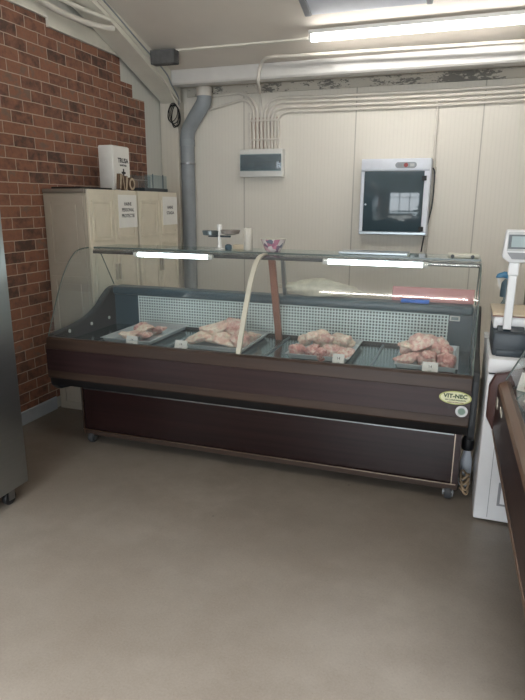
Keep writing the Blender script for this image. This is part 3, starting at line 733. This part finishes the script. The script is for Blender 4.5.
# things on the cabinets
CT = 1.6455
fa = thing('first_aid_box', 'tall white first aid box with dark cross standing on the nearer cabinet', 'first aid box', (-2.665, 4.12, CT))
MB().box(-.065, .065, -.12, .12, 0, .335, .012).build('case', M['white'], fa, local=True, smooth=40)
MB().box(.064, .068, -.112, .112, .008, .327, .001).build('lid_panel', M['paper'], fa, local=True)
text_mesh('lettering', 'TRUSA', .048, M['ink'], fa, frame((.0685, .02, .225), (0, 1, 0), (0, 0, 1)), .0004, 1.0, .0015)
text_mesh('lettering', 'SANITARA', .019, M['ink'], fa, frame((.0685, .02, .190), (0, 1, 0), (0, 0, 1)), .0004, 1.1, .0006)
cr = MB().box(.068, .0692, .012, .028, .105, .165); cr.box(.068, .0692, -.008, .048, .127, .143); cr.build('cross', M['ink'], fa, local=True)
def letter(ch, y, x, h, rz, tilt, label):
    r = thing('wooden_letter', label, 'ornament', (x, y, CT), rz, 'wooden letters on the cabinet')
    # letter outline on the local yz plane, built from bars / a ring
    mb = MB(); fc = MB(); t = .03
    if ch == 'N':
        for q, xa, xb in ((mb, -t/2, t/2), (fc, t/2, t/2+.002)):
            k = .0 if q is mb else .004
            q.prism([(-.055+k, 0+k), (-.030-k, 0+k), (-.030-k, h-k), (-.055+k, h-k)], 'x', xa, xb)
            q.prism([(.030+k, 0+k), (.055-k, 0+k), (.055-k, h-k), (.030+k, h-k)], 'x', xa, xb)
            q.prism([(-.030+k, h-k), (-.012-k, h-k), (.030-k, k), (.012+k, k)], 'x', xa+.001, xb-.0005)
    else:
        n = 28
        for q, xa, xb in ((mb, -t/2, t/2), (fc, t/2, t/2+.002)):
            k = 0 if q is mb else .004; bm = q.bm; R = []
            for x_, (ry, rz2) in ((xa, (.045-k, h/2-k)), (xb, (.045-k, h/2-k)), (xb, (.022+k, h/2-.024+k)), (xa, (.022+k, h/2-.024+k))):
                R.append([bm.verts.new((x_, ry*math.cos(2*PI*i/n), h/2+rz2*math.sin(2*PI*i/n))) for i in range(n)])
            for A, B in zip(R, R[1:]+R[:1]):
                for i in range(n): bm.faces.new((A[i], A[(i+1) % n], B[(i+1) % n], B[i]))
            bmesh.ops.recalc_face_normals(bm, faces=bm.faces)
    mb.build('letter_body', M['letter'], r, local=True); fc.build('letter_face', M['letter_face'], r, local=True)
    r.rotation_euler = (tilt, 0, rz)
letter('N', 4.02, -2.545, .115, .0, -.16, 'wooden ornament shaped like a letter N leaning before the first aid box')
letter('O', 4.15, -2.545, .100, .0, 0, 'wooden ornament shaped like a letter O right of the letter N')
tag(MB().box(-2.84, -2.58, 3.56, 3.94, CT, CT+.014, .004).build('tray', M['black']), 'flat black tray lying on the nearer cabinet beside the first aid box', 'tray')
ah = thing('file_holder', 'blue tinted clear desk holder with dark base on the far cabinet', 'holder', (-2.62, 4.56, CT))
MB().box(-.10, .08, -.20, .20, 0, .028, .004).build('base', M['dgrey'], ah, local=True)
gl = MB()
gl.face([(.075, -.19, .028), (.075, .19, .028), (.075, .19, .135), (.075, -.19, .135)])
gl.face([(-.09, -.19, .028), (-.09, .19, .028), (-.09, .19, .135), (-.09, -.19, .135)])
gl.build('clear_wall', M['acrylic'], ah, local=True)
for y in (-.03, .15): MB().tube([(.06, y, .028), (.06, y, .145)], .005, 8, smooth=False).build('divider_rod', M['navy'], ah, local=True)

# ------------------------------------------------------------------ drain pipe, fuse box, conduits
dp = thing('drain_pipe', 'grey plastic drain pipe with an elbow rising in the back corner', 'pipe', (-2.635, 5.375, 0))
def P_(px, py, Y): return tuple(on_y(px, py, Y))
xs = -2.638; b1 = on_y(189, 128, 5.375); b2 = on_y(199, 106, 5.33); b3 = on_y(203, 88, 5.20)
MB().tube([(xs, 5.375, 0), (xs, 5.375, 1.0), (xs, 5.375, 2.12)], .068, 20, smooth=False).build('pipe', M['pvc'], dp, smooth=40)
MB().tube([(xs, 5.375, 2.10), (xs, 5.375, 2.17), (xs+.025, 5.37, 2.25), (xs+.10, 5.35, 2.345), (xs+.17, 5.335, 2.425), (xs+.205, 5.33, 2.48), (xs+.21, 5.33, 2.535)], .070, 20).build('elbow', M['pvc'], dp, smooth=40)
MB().lathe([(.075, 2.09), (.075, 2.15)], (xs, 5.375, 0), 22).build('collar', M['pvc'], dp, smooth=40)
MB().lathe([(.071, 1.915), (.0735, 1.917), (.0735, 1.932), (.071, 1.934)], (xs, 5.375, 0), 22).build('clamp', M['zinc'], dp, smooth=40)
MB().lathe([(.074, 2.525), (.074, 2.60)], (xs+.21, 5.33, 0), 22).build('coupling', M['conduit'], dp, smooth=40)

YW = YB-.018
bx0 = on_y(239.5, 150, 5.36); bx1 = on_y(282.5, 176, 5.36)
fb = thing('fuse_box', 'white wall fuse box with a tinted window below the conduit bundle', 'fuse box', ((bx0.x+bx1.x)/2, YB, 1.78))
MB().box(bx0.x, bx1.x, 5.36, YB-.001, bx1.z-.006, bx0.z+.004, .008).build('case', M['white'], fb, smooth=40)
wz0, wz1 = on_y(260, 171, 5.36).z, on_y(260, 154, 5.36).z
MB().box(bx0.x+.008, bx1.x-.012, 5.350, 5.362, wz0, wz1, .004).build('window_cover', M['glass_dark'], fb, smooth=40)
MB().box(bx0.x+.012, bx1.x-.016, 5.3585, 5.3598, wz0+.006, wz1-.006).build('window_backing', M['navy'], fb)
for i in range(10):
    x = bx0.x+.05+i*.033
    MB().box(x, x+.022, 5.3565, 5.3585, wz0+.045, wz0+.085).build('breaker', M['rail'], fb)
MB().box(bx1.x-.03, bx1.x-.018, 5.347, 5.351, wz0+.07, wz0+.085).build('latch', M['abs'], fb)
ztop = bx0.z+.003
def cond(name_label, pts, r=.0145, group='white conduits above the fuse box', cat='conduit', nm='conduit', mat='conduit'):
    return tag(MB().tube(pts, r, 8).build(nm, M[mat], smooth=60), name_label, cat, group)
pxs = [250, 253.6, 257.4, 261.2, 265, 268.4, 271.8, 275, 278.2]
def wp(px, py, d=0.0): return tuple(on_y(px, py, YW-d))
def straight(px, top): return [wp(px+.4, 149), wp(px+.2, 138), wp(px, 125), wp(px, top)]
def bx_pt(px): return wp(px+.4, 149)
cond('shortest white conduit at the left edge of the bundle above the fuse box', straight(pxs[0], 113))
cond('white conduit curving left behind the drain pipe, lower of the two running left', straight(pxs[1], 118)+[wp(253, 111), wp(250, 104), wp(244, 100), wp(238, 101), wp(222, 106), wp(205, 111)])
cond('white conduit curving left, upper of the two running left', straight(pxs[2], 118)+[wp(256, 108), wp(251, 99), wp(244, 94.5), wp(234, 93.5), wp(215, 96), wp(204, 98)])
cond('white conduit rising from the bundle over the eave beam to the ceiling tube', straight(pxs[3], 110)+[wp(260, 97), wp(259.5, 93), tuple(on_y(258.8, 87, 5.20)), tuple(on_y(258.4, 84, 5.09)), tuple(on_y(258.5, 76, 5.085)), tuple(on_y(260, 67, 5.08)), tuple(on_y(264, 60, 5.03)), tuple(on_y(272, 57, 4.97)), tuple(on_y(300, 55.5, 4.955)), tuple(on_y(360, 51.5, 4.955)), tuple(on_y(440, 46.5, 4.955)), tuple(on_y(535, 40.5, 4.955))])
cond('white conduit curving right, topmost of the lines running right along the wall', straight(pxs[4], 120)+[wp(265.5, 111), wp(270, 102), wp(279, 98), wp(290, 97.5), wp(340, 95.5), wp(430, 91), wp(540, 84.5)])
cond('white conduit curving right, second line from the top along the wall', straight(pxs[5], 122)+[wp(269, 114), wp(273.5, 106), wp(282, 102.5), wp(293, 102), wp(340, 100), wp(430, 96), wp(540, 89.5)])
cond('white conduit curving right, third line from the top along the wall', straight(pxs[6], 124)+[wp(272, 117), wp(276, 110.5), wp(284, 107.5), wp(294, 107), wp(340, 105), wp(430, 101), wp(540, 94.5)])
cond('short white conduit with a grey end second from the right in the bundle', straight(pxs[7], 114))
cond('white conduit curving right, lowest line along the wall', straight(pxs[8], 124)+[wp(278.6, 119), wp(282, 114), wp(289, 111.5), wp(300, 111), wp(340, 109.5), wp(430, 105.5), wp(540, 99)])
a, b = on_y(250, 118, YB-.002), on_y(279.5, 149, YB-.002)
tag(MB().box(a.x, b.x, YB-.003, YB-.0005, b.z+.01, a.z).build('gap_shade_strip', M['cond_shade']), 'thin pale brown strip added as shade in the gaps of the conduit bundle above the fuse box', 'strip')  # added strip, its brown colour paints the shade between the conduits
for i, (zz, lab) in enumerate(((121, 'upper white clamp bar across the conduit bundle'), (140, 'lower white clamp bar across the conduit bundle'))):
    a, b = on_y(249, zz, YW-.014), on_y(280, zz, YW-.014)
    tag(MB().box(a.x, b.x, YW-.022, YW-.012, a.z-.008, a.z+.008, .003).build('clamp_bar', M['conduit']), lab, 'clamp bar', 'conduit clamp bars')
cond('thin white cable dropping down the wall from the conduits left of the right-hand seam', [wp(434, 100), wp(437.5, 104), wp(437.5, 112), wp(437, 125), wp(435.5, 140), wp(434.5, 160), wp(433.5, 185), wp(431, 210), wp(427.5, 235), wp(425, 255)], .010, None, 'cable', 'cable')
tag(MB().tube([wp(284, 241), wp(286, 250), wp(288, 262)], .004, 6).build('cable', M['conduit']), 'thin white cable behind the counter right of the floral bowl', 'cable')

# ------------------------------------------------------------------ steel wall cabinet with dark glass door
sw0, sw1, swb = on_y(361.5, 159, 5.27), on_y(432.5, 158, 5.27), on_y(395, 235, 5.27)
ws = thing('wall_cabinet', 'stainless wall cabinet with dark glass door and oval badge', 'wall cabinet', ((sw0.x+sw1.x)/2, YB, swb.z))
X0, X1, Z0, Z1 = sw0.x, sw1.x-.005, swb.z, sw0.z
MB().box(X0, X1, 5.285, YB-.001, Z0, Z1, .006).build('body', M['unit'], ws, smooth=40)
MB().box(X0+.004, X1-.004, 5.268, 5.286, Z1-.10, Z1-.004, .003).build('top_fascia', M['unit'], ws, smooth=40)
dr = MB().box(X0+.035, X1-.05, 5.262, 5.284, Z0+.03, Z1-.105, .004).build('door', M['door_glass'], ws, smooth=40)
MB().box(X0+.006, X0+.033, 5.27, 5.286, Z0+.006, Z1-.105, .003).build('side_frame', M['unit'], ws)
MB().box(X1-.048, X1-.006, 5.27, 5.286, Z0+.006, Z1-.105, .003).build('side_frame', M['unit'], ws)
MB().box(X0+.006, X1-.006, 5.265, 5.286, Z0+.003, Z0+.026, .003).build('bottom_frame', M['steel'], ws)
for zz in (Z1-.165, Z0+.055): MB().box(X1-.068, X1-.030, 5.252, 5.266, zz-.02, zz+.02, .004).build('hinge', M['black'], ws)
MB().lathe([(.008, 5.250), (.008, 5.262)], (X0+.055, 0, Z0+.26), 12, 'y').build('door_knob', M['steel'], dr)
bc = on_y(406, 165, 5.266)
bd = MB(); n = 28; rr = .024
pts = [(bc.x+.065+rr*math.cos(a), bc.z+rr*math.sin(a)) for a in [(-PI/2)+PI*i/12 for i in range(13)]]+[(bc.x-.065+rr*math.cos(a), bc.z+rr*math.sin(a)) for a in [PI/2+PI*i/12 for i in range(13)]]
bd.prism(pts, 'y', 5.262, 5.2675); bdo = bd.build('badge', M['pvc'], ws)
MB().lathe([(.018, 5.2605), (.018, 5.262)], (bc.x, 0, bc.z), 20, 'y').build('red_lamp', M['rust'], bdo)
MB().box(bc.x+.035, bc.x+.07, 5.2605, 5.262, bc.z-.012, bc.z+.012).build('badge_panel', M['silver'], bdo)
MB().box(bc.x-.07, bc.x-.032, 5.2605, 5.262, bc.z-.012, bc.z+.012).build('badge_panel', M['capgrey'], bdo)
# shelves seen through the door are reflections only; the lead hangs to the right
tag(MB().tube([wp(433, 168, .03), wp(434.5, 172, .03), wp(434, 185, .02), wp(432, 205, .02), wp(428, 222, .03), wp(424, 236, .03), wp(421, 252, .03)], .006, 8).build('power_cable', M['abs'], smooth=60), 'black power cable hanging from the right side of the steel wall cabinet', 'cable')
tag(MB().box(on_y(432.5, 172, 5.42).x, on_y(436, 172, 5.42).x, 5.41, YB-.001, on_y(433, 174, 5.42).z, on_y(433, 167, 5.42).z, .004).build('wall_socket', M['cream']), 'small cream wall outlet at the top right of the steel wall cabinet', 'socket')

# ------------------------------------------------------------------ ceiling fittings
def ceiling_tube(x0, x1, y, mat, label, group='ceiling fluorescent tubes', dz=.0, rad=.026):
    z = zc(y)-.05-dz
    r = thing('ceiling_light', label, 'ceiling light', ((x0+x1)/2, y, zc(y)-.002), 0, group)
    MB().box(x0-.02, x1+.02, y-.028, y+.028, z+.012, zc(y+.03)-.001, .003).build('housing', M['white'], r)
    MB().lathe([(rad, x0), (rad, x1)], (0, y, z+.012-rad), 14, 'x').build('tube', mat, r, smooth=40)
    for a in (x0-.018, x1): MB().lathe([(rad+.001, a), (rad+.001, a+.018)], (0, y, z+.012-rad), 14, 'x').build('tube_cap', M['white'], r, smooth=40)
    return r
ceiling_tube(-1.235, 0.30, 4.70, M['tube'], 'lit fluorescent tube on the ceiling near the back wall')
ceiling_tube(-1.42, 0.08, 1.45, M['led_far'], 'lit ceiling tube above the floor before the counter, left one', rad=.042)
ceiling_tube(0.13, 1.63, 1.45, M['led_far'], 'lit ceiling tube above the floor before the counter, right one', rad=.042)
cu = thing('ceiling_luminaire', 'unlit pale blue luminaire with grey end caps under the ceiling', 'luminaire', (-0.74, 4.30, zc(4.3)))
lx0, lx1 = -1.17, -0.375
pl = lambda d: [(4.16, zc(4.16)-.002), (4.17, zc(4.16)-d), (4.44, zc(4.44)-d), (4.48, zc(4.48)-.002)]
MB().prism(pl(.055), 'x', lx0, lx1, .006).build('body', M['unit'], cu, smooth=40)
MB().prism(pl(.064), 'x', lx0-.05, lx0, .008).build('end_cap', M['capgrey'], cu, smooth=40)
MB().prism(pl(.064), 'x', lx1, lx1+.04, .008).build('end_cap', M['capgrey'], cu, smooth=40)
MB().box(-.76, -.72, 4.20, 4.23, zc(4.2)-.075, zc(4.2)-.055, .003).build('sensor', M['white'], cu)

fo = MB().box(-2.645, -2.42, 4.72, 4.82, 2.69, 2.803, .008)
for v in fo.bm.verts: v.co += Vector((0, 0, .012*noise.noise(v.co*25)))
tag(fo.build('foam_block', M['foam']), 'dark grey foam block under the ceiling in the corner between rafter and eave beam', 'foam')
# cable coil on the column and cables along the rafter
cc = on_y(175, 115, 5.28)
coil = MB()
for k in range(5):
    rx_, rz2 = (.056, .046, .060, .036, .050)[k], (.105, .092, .085, .098, .075)[k]; oy = 5.274-.005*k
    coil.tube([(cc.x+(0, .008, -.006, .012, -.01)[k]+rx_*math.cos(a)+.02*math.sin(a)*(k-2)*.4, oy, cc.z+(0, -.01, .006, -.016, .012)[k]+rz2*math.sin(a)) for a in [2*PI*i/14 for i in range(14)]], .0045, 6, closed=True, sub=3)
tag(coil.build('cable_coil', M['black'], smooth=60), 'black coil of spare cable hung on the corner column top', 'cable coil')
def raf(y, dz=.0, x=-2.655): return (x, y, zc(y)-.02-dz)
tag(MB().tube([raf(2.4), raf(3.2, .02), raf(4.0, .0), raf(4.6, .03), raf(5.0, .05), (-2.645, 5.09, 2.60), (-2.66, 5.26, 2.50), (-2.69, 5.285, 2.40)], .006, 8).build('cable', M['pvc'], smooth=60), 'grey cable running down the upper edge of the sloping rafter to the coil', 'cable')
tag(MB().tube([raf(2.4, .05), raf(3.3, .06), raf(4.1, .05), raf(4.7, .08), (-2.645, 5.0, 2.58), (-2.645, 5.10, 2.50), (-2.655, 5.26, 2.42)], .008, 8).build('cable', M['conduit'], smooth=60), 'white cable running below the grey one along the rafter side', 'cable')
tag(MB().tube([(-2.86, 1.6, 2.90), (-2.86, 2.9, 2.90), (-2.83, 3.4, 2.885), (-2.80, 3.75, 2.84), (-2.74, 4.05, 2.83), (-2.652, 4.2, 2.83)], .022, 8).build('cable', M['conduit'], smooth=60), 'thick white cable above the brick drooping from the left wall onto the rafter', 'cable')
tag(MB().tube([(-2.86, 1.6, 2.94), (-2.86, 2.9, 2.945), (-2.82, 3.5, 2.93), (-2.74, 3.9, 2.90), (-2.650, 4.15, 2.88)], .016, 8).build('cable', M['trim'], smooth=60), 'thinner white cable above the thick one, drooping from the left wall onto the rafter', 'cable')

# ------------------------------------------------------------------ steel fridge at the left edge
fr = thing('steel_fridge', 'tall brushed stainless refrigerator standing at the left edge', 'refrigerator', (-2.46, 1.85, 0))
FX = -2.105
MB().box(-2.84, FX-.03, 1.30, 2.255, .10, 2.02, .004).build('body', M['fridge'], fr)
dr = MB().box(FX-.03, FX, 1.30, 2.262, .10, 2.02, .006).build('door', M['fridge'], fr, smooth=40)
MB().box(FX, FX+.03, 1.36, 1.385, .9, 1.4, .006).build('handle', M['steel'], dr)
for x, y in ((-2.16, 2.17), (-2.16, 1.40), (-2.78, 2.17), (-2.78, 1.40)):
    c = bpy.data.objects.new('castor', None); COL.objects.link(c); c.parent = fr; c.location = Vector((x, y, 0))-fr.location
    MB().lathe([(.012, -.013), (.036, -.013), (.040, -.006), (.040, .006), (.036, .013), (.012, .013)], (0, 0, .040), 20, 'x').build('wheel', M['black'], c, local=True, smooth=40)
    f = MB().box(-.022, -.016, -.02, .02, .03, .092); f.box(.016, .022, -.02, .02, .03, .092); f.box(-.03, .03, -.03, .03, .09, .10); f.build('fork', M['zinc'], c, local=True)

# ------------------------------------------------------------------ white chest freezer and what stands on it
cf = thing('chest_freezer', 'white chest freezer between the two display counters', 'freezer', (0.46, 3.13, 0))
fx0, fx1, fy0, fy1 = 0.158, 0.78, 2.826, 3.43
MB().box(fx0, fx1, fy0, fy1, .012, .772, .008).build('body', M['lid'], cf, smooth=40)
MB().box(fx0-.004, fx1+.004, fy0-.006, fy1+.004, .778, .852, .012).build('lid', M['lid'], cf, smooth=40)
MB().box(fx0+.006, fx1-.006, fy0+.006, fy1-.006, .77, .78).build('gasket', M['rubber'], cf)
gr = MB().box(0.262, 0.40, fy0-.003, fy0+.001, .10, .225, .001).build('vent_frame', M['capgrey'], cf)
MB().box(0.275, 0.388, fy0-.0045, fy0-.003, .112, .213).build('vent_grille', M['lid'], gr)
MB().box(0.222, 0.2245, fy0-.001, fy0+.001, .03, .76).build('panel_joint', M['capgrey'], cf)
for i in range(3): MB().box(fx0-.012, fx0+.02, 3.26+.03*i, 3.275+.03*i, .852, .872, .003).build('hinge', M['white'], cf)

sc_ = thing('price_scale', 'white and dark grey shop scale with raised display on the freezer', 'scale', (0.30, 3.03, .8525))
MB().box(.168, .37, 2.87, 3.22, .8525, .965, .010).build('base', M['dgrey'], sc_, smooth=40)
MB().prism([(2.865, .8525), (2.865, .88), (2.93, .985), (2.97, .985), (2.97, .8525)], 'x', .185, .305, .004).build('keypad_block', M['dgrey'], sc_, smooth=40)
MB().box(.166, .45, 2.955, 3.25, .966, 1.030, .012).build('upper_housing', M['lid'], sc_, smooth=40)
MB().box(.158, .47, 2.95, 3.25, 1.032, 1.046, .006).build('platter', M['beige'], sc_, smooth=40)
MB().box(.160, .468, 2.952, 3.248, 1.028, 1.0325).build('platter_rim', M['copper'], sc_)
MB().box(.208, .245, 2.910, 2.945, .975, 1.235, .004).build('pole', M['lid'], sc_)
MB().box(.204, .249, 2.906, 2.949, 1.232, 1.30, .004).build('pole_sleeve', M['lid'], sc_)
hx = .258
hd = MB().prism([(hx-.088, 1.315), (hx-.055, 1.292), (hx+.055, 1.292), (hx+.088, 1.315), (hx+.080, 1.440), (hx-.080, 1.440)], 'y', 2.90, 2.955, .006).build('display_head', M['lid'], sc_, smooth=40)
MB().box(hx-.070, hx+.070, 2.897, 2.901, 1.345, 1.432, .001).build('display_face', M['face_grey'], hd)
MB().box(hx-.067, hx+.067, 2.895, 2.8975, 1.355, 1.419).build('display_frame', M['lcd_frame'], hd)
MB().box(hx-.054, hx+.060, 2.8935, 2.8955, 1.363, 1.412).build('display_screen', M['lcd'], hd)
MB().prism([(hx-.068, 1.338), (hx-.045, 1.308), (hx+.045, 1.308), (hx+.068, 1.338)], 'y', 2.897, 2.9005).build('brand_plate', M['capgrey'], hd)

sb = thing('spray_bottle', 'spray bottle with blue trigger head behind the shop scale pole', 'bottle', (0.235, 3.36, .8525))
MB().lathe([(.028, 0), (.031, .006), (.031, .13), (.024, .17), (.011, .20), (.011, .215)], (0, 0, 0), 20).build('bottle_body', M['acrylic'], sb, local=True, smooth=40)
MB().lathe([(.029, .215), (.030, .235), (.026, .29), (.012, .31)], (0, 0, 0), 18).build('sleeve', M['navy'], sb, local=True, smooth=40)
MB().prism([(-.058, .315), (-.052, .335), (-.02, .350), (.03, .345), (.035, .318), (.01, .31), (-.02, .318)], 'y', -.014, .014, .004).build('trigger_head', M['blue'], sb, local=True, smooth=40)
MB().prism([(-.05, .312), (-.038, .316), (-.028, .26), (-.034, .256)], 'y', -.007, .007).build('trigger', M['white'], sb, local=True)
gb = thing('card_terminal', 'grey plastic box behind the shop scale at the right edge', 'box', (0.43, 3.33, .8525))
MB().box(-.10, .12, -.05, .05, 0, .33, .01).build('housing', M['grey_box'], gb, local=True, smooth=40)
for k in range(4): MB().box(-.094, .11, -.052, -.0495, .235+.022*k, .241+.022*k).build('groove', M['face_grey'], gb, local=True)

# cables and bottles on the floor behind the counter's right end
bt_ = thing('floor_bottle', 'black topped white bottle on the floor between counter and freezer', 'bottle', (0.115, 3.22, 0))
MB().lathe([(.030, 0), (.032, .006), (.032, .15), (.02, .20), (.014, .215)], (0, 0, 0), 18).build('bottle_body', M['unit'], bt_, local=True, smooth=40)
MB().lathe([(.030, .216), (.034, .225), (.034, .27), (.016, .31), (.012, .36)], (0, 0, 0), 18).build('bottle_top', M['black'], bt_, local=True, smooth=40)
tc = MB()
for k in range(4):
    tc.tube([(.112+.022*math.cos(a), 3.10+.05*math.sin(a)*(1-.1*k), .03+.028*k+.014*math.sin(2*a+k)) for a in [2*PI*i/10 for i in range(10)]], .006, 6, closed=True, sub=4)
tag(tc.build('cable_bundle', M['tan_cable'], smooth=60), 'tan bundle of coiled cable on the floor right of the counter base', 'cable bundle')

# ------------------------------------------------------------------ second display counter at the right edge
RTH = .025
rcx = thing('display_counter', 'second mahogany display counter cut off by the right edge of the picture', 'display counter', (0.205, 2.76, 0), RTH)
L = -2.0
MB().prism([(0.0, .52), (-.004, .53), (-.002, .735), (.06, .735), (.06, .52)], 'y', L, 0, .003).build('front_panel', M['wood_y'], rcx, local=True)
MB().prism([(-.004, .737), (.004, .752), (.036, .768), (.05, .765), (.05, .737)], 'y', L, 0, .002).build('top_rail', M['wood_y_tan'], rcx, local=True)
MB().prism([(-.003, .505), (-.008, .512), (-.006, .526), (.02, .526), (.02, .505)], 'y', L, 0, .002).build('bottom_rail', M['wood_y_tan'], rcx, local=True)
MB().prism([(.02, .50), (-.005, .515), (-.038, .578), (-.038, .735), (-.015, .79), (.03, .80), (.30, .90), (.66, .99), (.74, .97), (.74, .42), (.14, .42)], 'y', .001, .035, .006).build('end_panel', M['wood_red'], rcx, local=True, smooth=40)
MB().box(.062, .72, L, 0, .55, .74).build('tub', M['abs'], rcx, local=True)
MB().box(.05, .70, L, -.002, .740, .748).build('deck', M['deck'], rcx, local=True)
MB().box(.17, .72, L+.1, -.10, .06, .55).build('lower_panel', M['wood_y'], rcx, local=True)
MB().box(.68, .72, L, 0, .748, .97).build('rear_wall', M['rail'], rcx, local=True)
RG = [(.03, .772), (.062, .84), (.115, .955), (.18, 1.075), (.25, 1.175), (.32, 1.244), (.395, 1.285), (.50, 1.29)]
MB().sheet(RG, 'y', L, -.004).build('front_glass', M['glass'], rcx, local=True, smooth=60)
MB().face([(x, -.003, z) for x, z in RG]+[(.62, -.003, 1.29), (.70, -.003, .985), (.30, -.003, .905)]).build('end_glass', M['glass'], rcx, local=True)
MB().tube([(x, -.003, z) for x, z in RG], .0035, 6).build('glass_edge', M['edge'], rcx, local=True, smooth=60)
MB().box(.45, .70, L, -.004, 1.291, 1.299).build('top_shelf', M['glass_top'], rcx, local=True)
for x in (.62,): MB().box(x, x+.03, -.05, -.02, .748, 1.29).build('support_post', M['copper'], rcx, local=True)
for y in (-.16, L+.16):
    for x in (.22, .66):
        MB().lathe([(.012, -.012), (.03, -.012), (.032, -.006), (.032, .006), (.03, .012), (.012, .012)], (x, y, .032), 16, 'x').build('wheel', M['rubber'], rcx, local=True, smooth=40)
# worn white patches on its wood
for (ya, yb_, za, zb) in ((-.10, -.05, .655, .70), (-.30, -.22, .69, .71)):
    MB().box(-.0055, -.003, ya, yb_, za, zb).build('worn_patch', M['trim'], rcx, local=True)
def rloc(x, y, z):
    c, s_ = math.cos(RTH), math.sin(RTH)
    return (0.205+x*c-y*s_, 2.76+x*s_+y*c, z)
def card2(loc, w, h, lean, rz, label, col='paper', lines=('16', 'LEI')):
    r = thing('price_card', label, 'price card', loc, rz, 'price cards in the right-hand counter')
    c, s_ = math.cos(lean), math.sin(lean)
    MB().prism([(0, 0), (h*s_, h*c), (h*s_+.0015, h*c), (.02, 0)], 'x', -w/2, w/2).build('card', M[col], r, local=True)
    for i, (tx, sz) in enumerate(((lines[0], h*.4), (lines[1], h*.25))):
        k = h*(.62-.40*i)
        text_mesh('card_print', tx, sz, M['ink'], r, frame((0, k*s_-.0012, k*c), (1, 0, 0), (0, s_, c)), .0002)
card2(rloc(.105, -.10, .749), .085, .085, .5, -.5, 'white price card standing at the far end of the right-hand counter')
card2(rloc(.105, -.27, .749), .085, .07, .9, -.9, 'white price card lying back just nearer than the far one in the right-hand counter')
card2(rloc(.12, -.72, .749), .10, .09, .7, -.7, 'yellow-green card standing in the right-hand counter', 'oval')
tr = base_tray.copy(); COL.objects.link(tr); tr.location = rloc(.36, -.42, .7485); tr.scale = (1.1, .8, 1); tr.rotation_euler = (0, 0, RTH)
tag(tr, 'steel meat tray inside the right-hand counter', 'tray')
g = 'meat pieces in the right-hand counter'
for a in [(*rloc(.28, -.34, .80), 'thigh', 2, 'meat_c', .066, .4, 'reddish rounded piece at the front of the tray in the right-hand counter'),
          (*rloc(.30, -.50, .80), 'flap', 1, 'meat_c', .066, 1.2, 'reddish slab nearest the camera in the right-hand counter tray'),
          (*rloc(.43, -.36, .80), 'thigh', 0, 'meat_a', .064, 2.0, 'pink rounded piece at the back of the tray in the right-hand counter')]:
    put_meat(*a, grp=g)

# ------------------------------------------------------------------ light
w = bpy.data.worlds.new('world'); SC.world = w; w.use_nodes = True
wt = w.node_tree; wt.nodes.clear()
wo = wt.nodes.new('ShaderNodeOutputWorld'); wb = wt.nodes.new('ShaderNodeBackground')
wb.inputs[0].default_value = (0.78, 0.88, 1.0, 1); wb.inputs[1].default_value = 1.2
wt.links.new(wb.outputs[0], wo.inputs[0])
def area(name, loc, rot, sx, sy_, power, col):
    d = bpy.data.lights.new(name, 'AREA'); d.shape = 'RECTANGLE'; d.size = sx; d.size_y = sy_; d.energy = power; d.color = col
    o = bpy.data.objects.new(name, d); COL.objects.link(o); o.location = loc; o.rotation_euler = rot; return o
area('window_daylight', (-0.1, YF-.3, 1.5), (PI/2, 0, 0), 3.6, 2.6, 170, (0.92, 0.96, 1.0))
def aim(loc, to): return (Vector(to)-Vector(loc)).to_track_quat('-Z', 'Y').to_euler()
sky_at = (0.5, -5.6, 4.6)
area('sky_daylight', sky_at, aim(sky_at, (-0.2, 1.2, 0)), 4.2, 1.1, 5200, (0.93, 0.96, 1.0))
SC.view_settings.view_transform = 'Standard'; SC.view_settings.look = 'None'
SC.view_settings.exposure = 0.0; SC.view_settings.gamma = 1.0
SC.cycles.max_bounces = 8; SC.cycles.transparent_max_bounces = 24; SC.cycles.sample_clamp_indirect = 40
SC.cycles.use_denoising = True
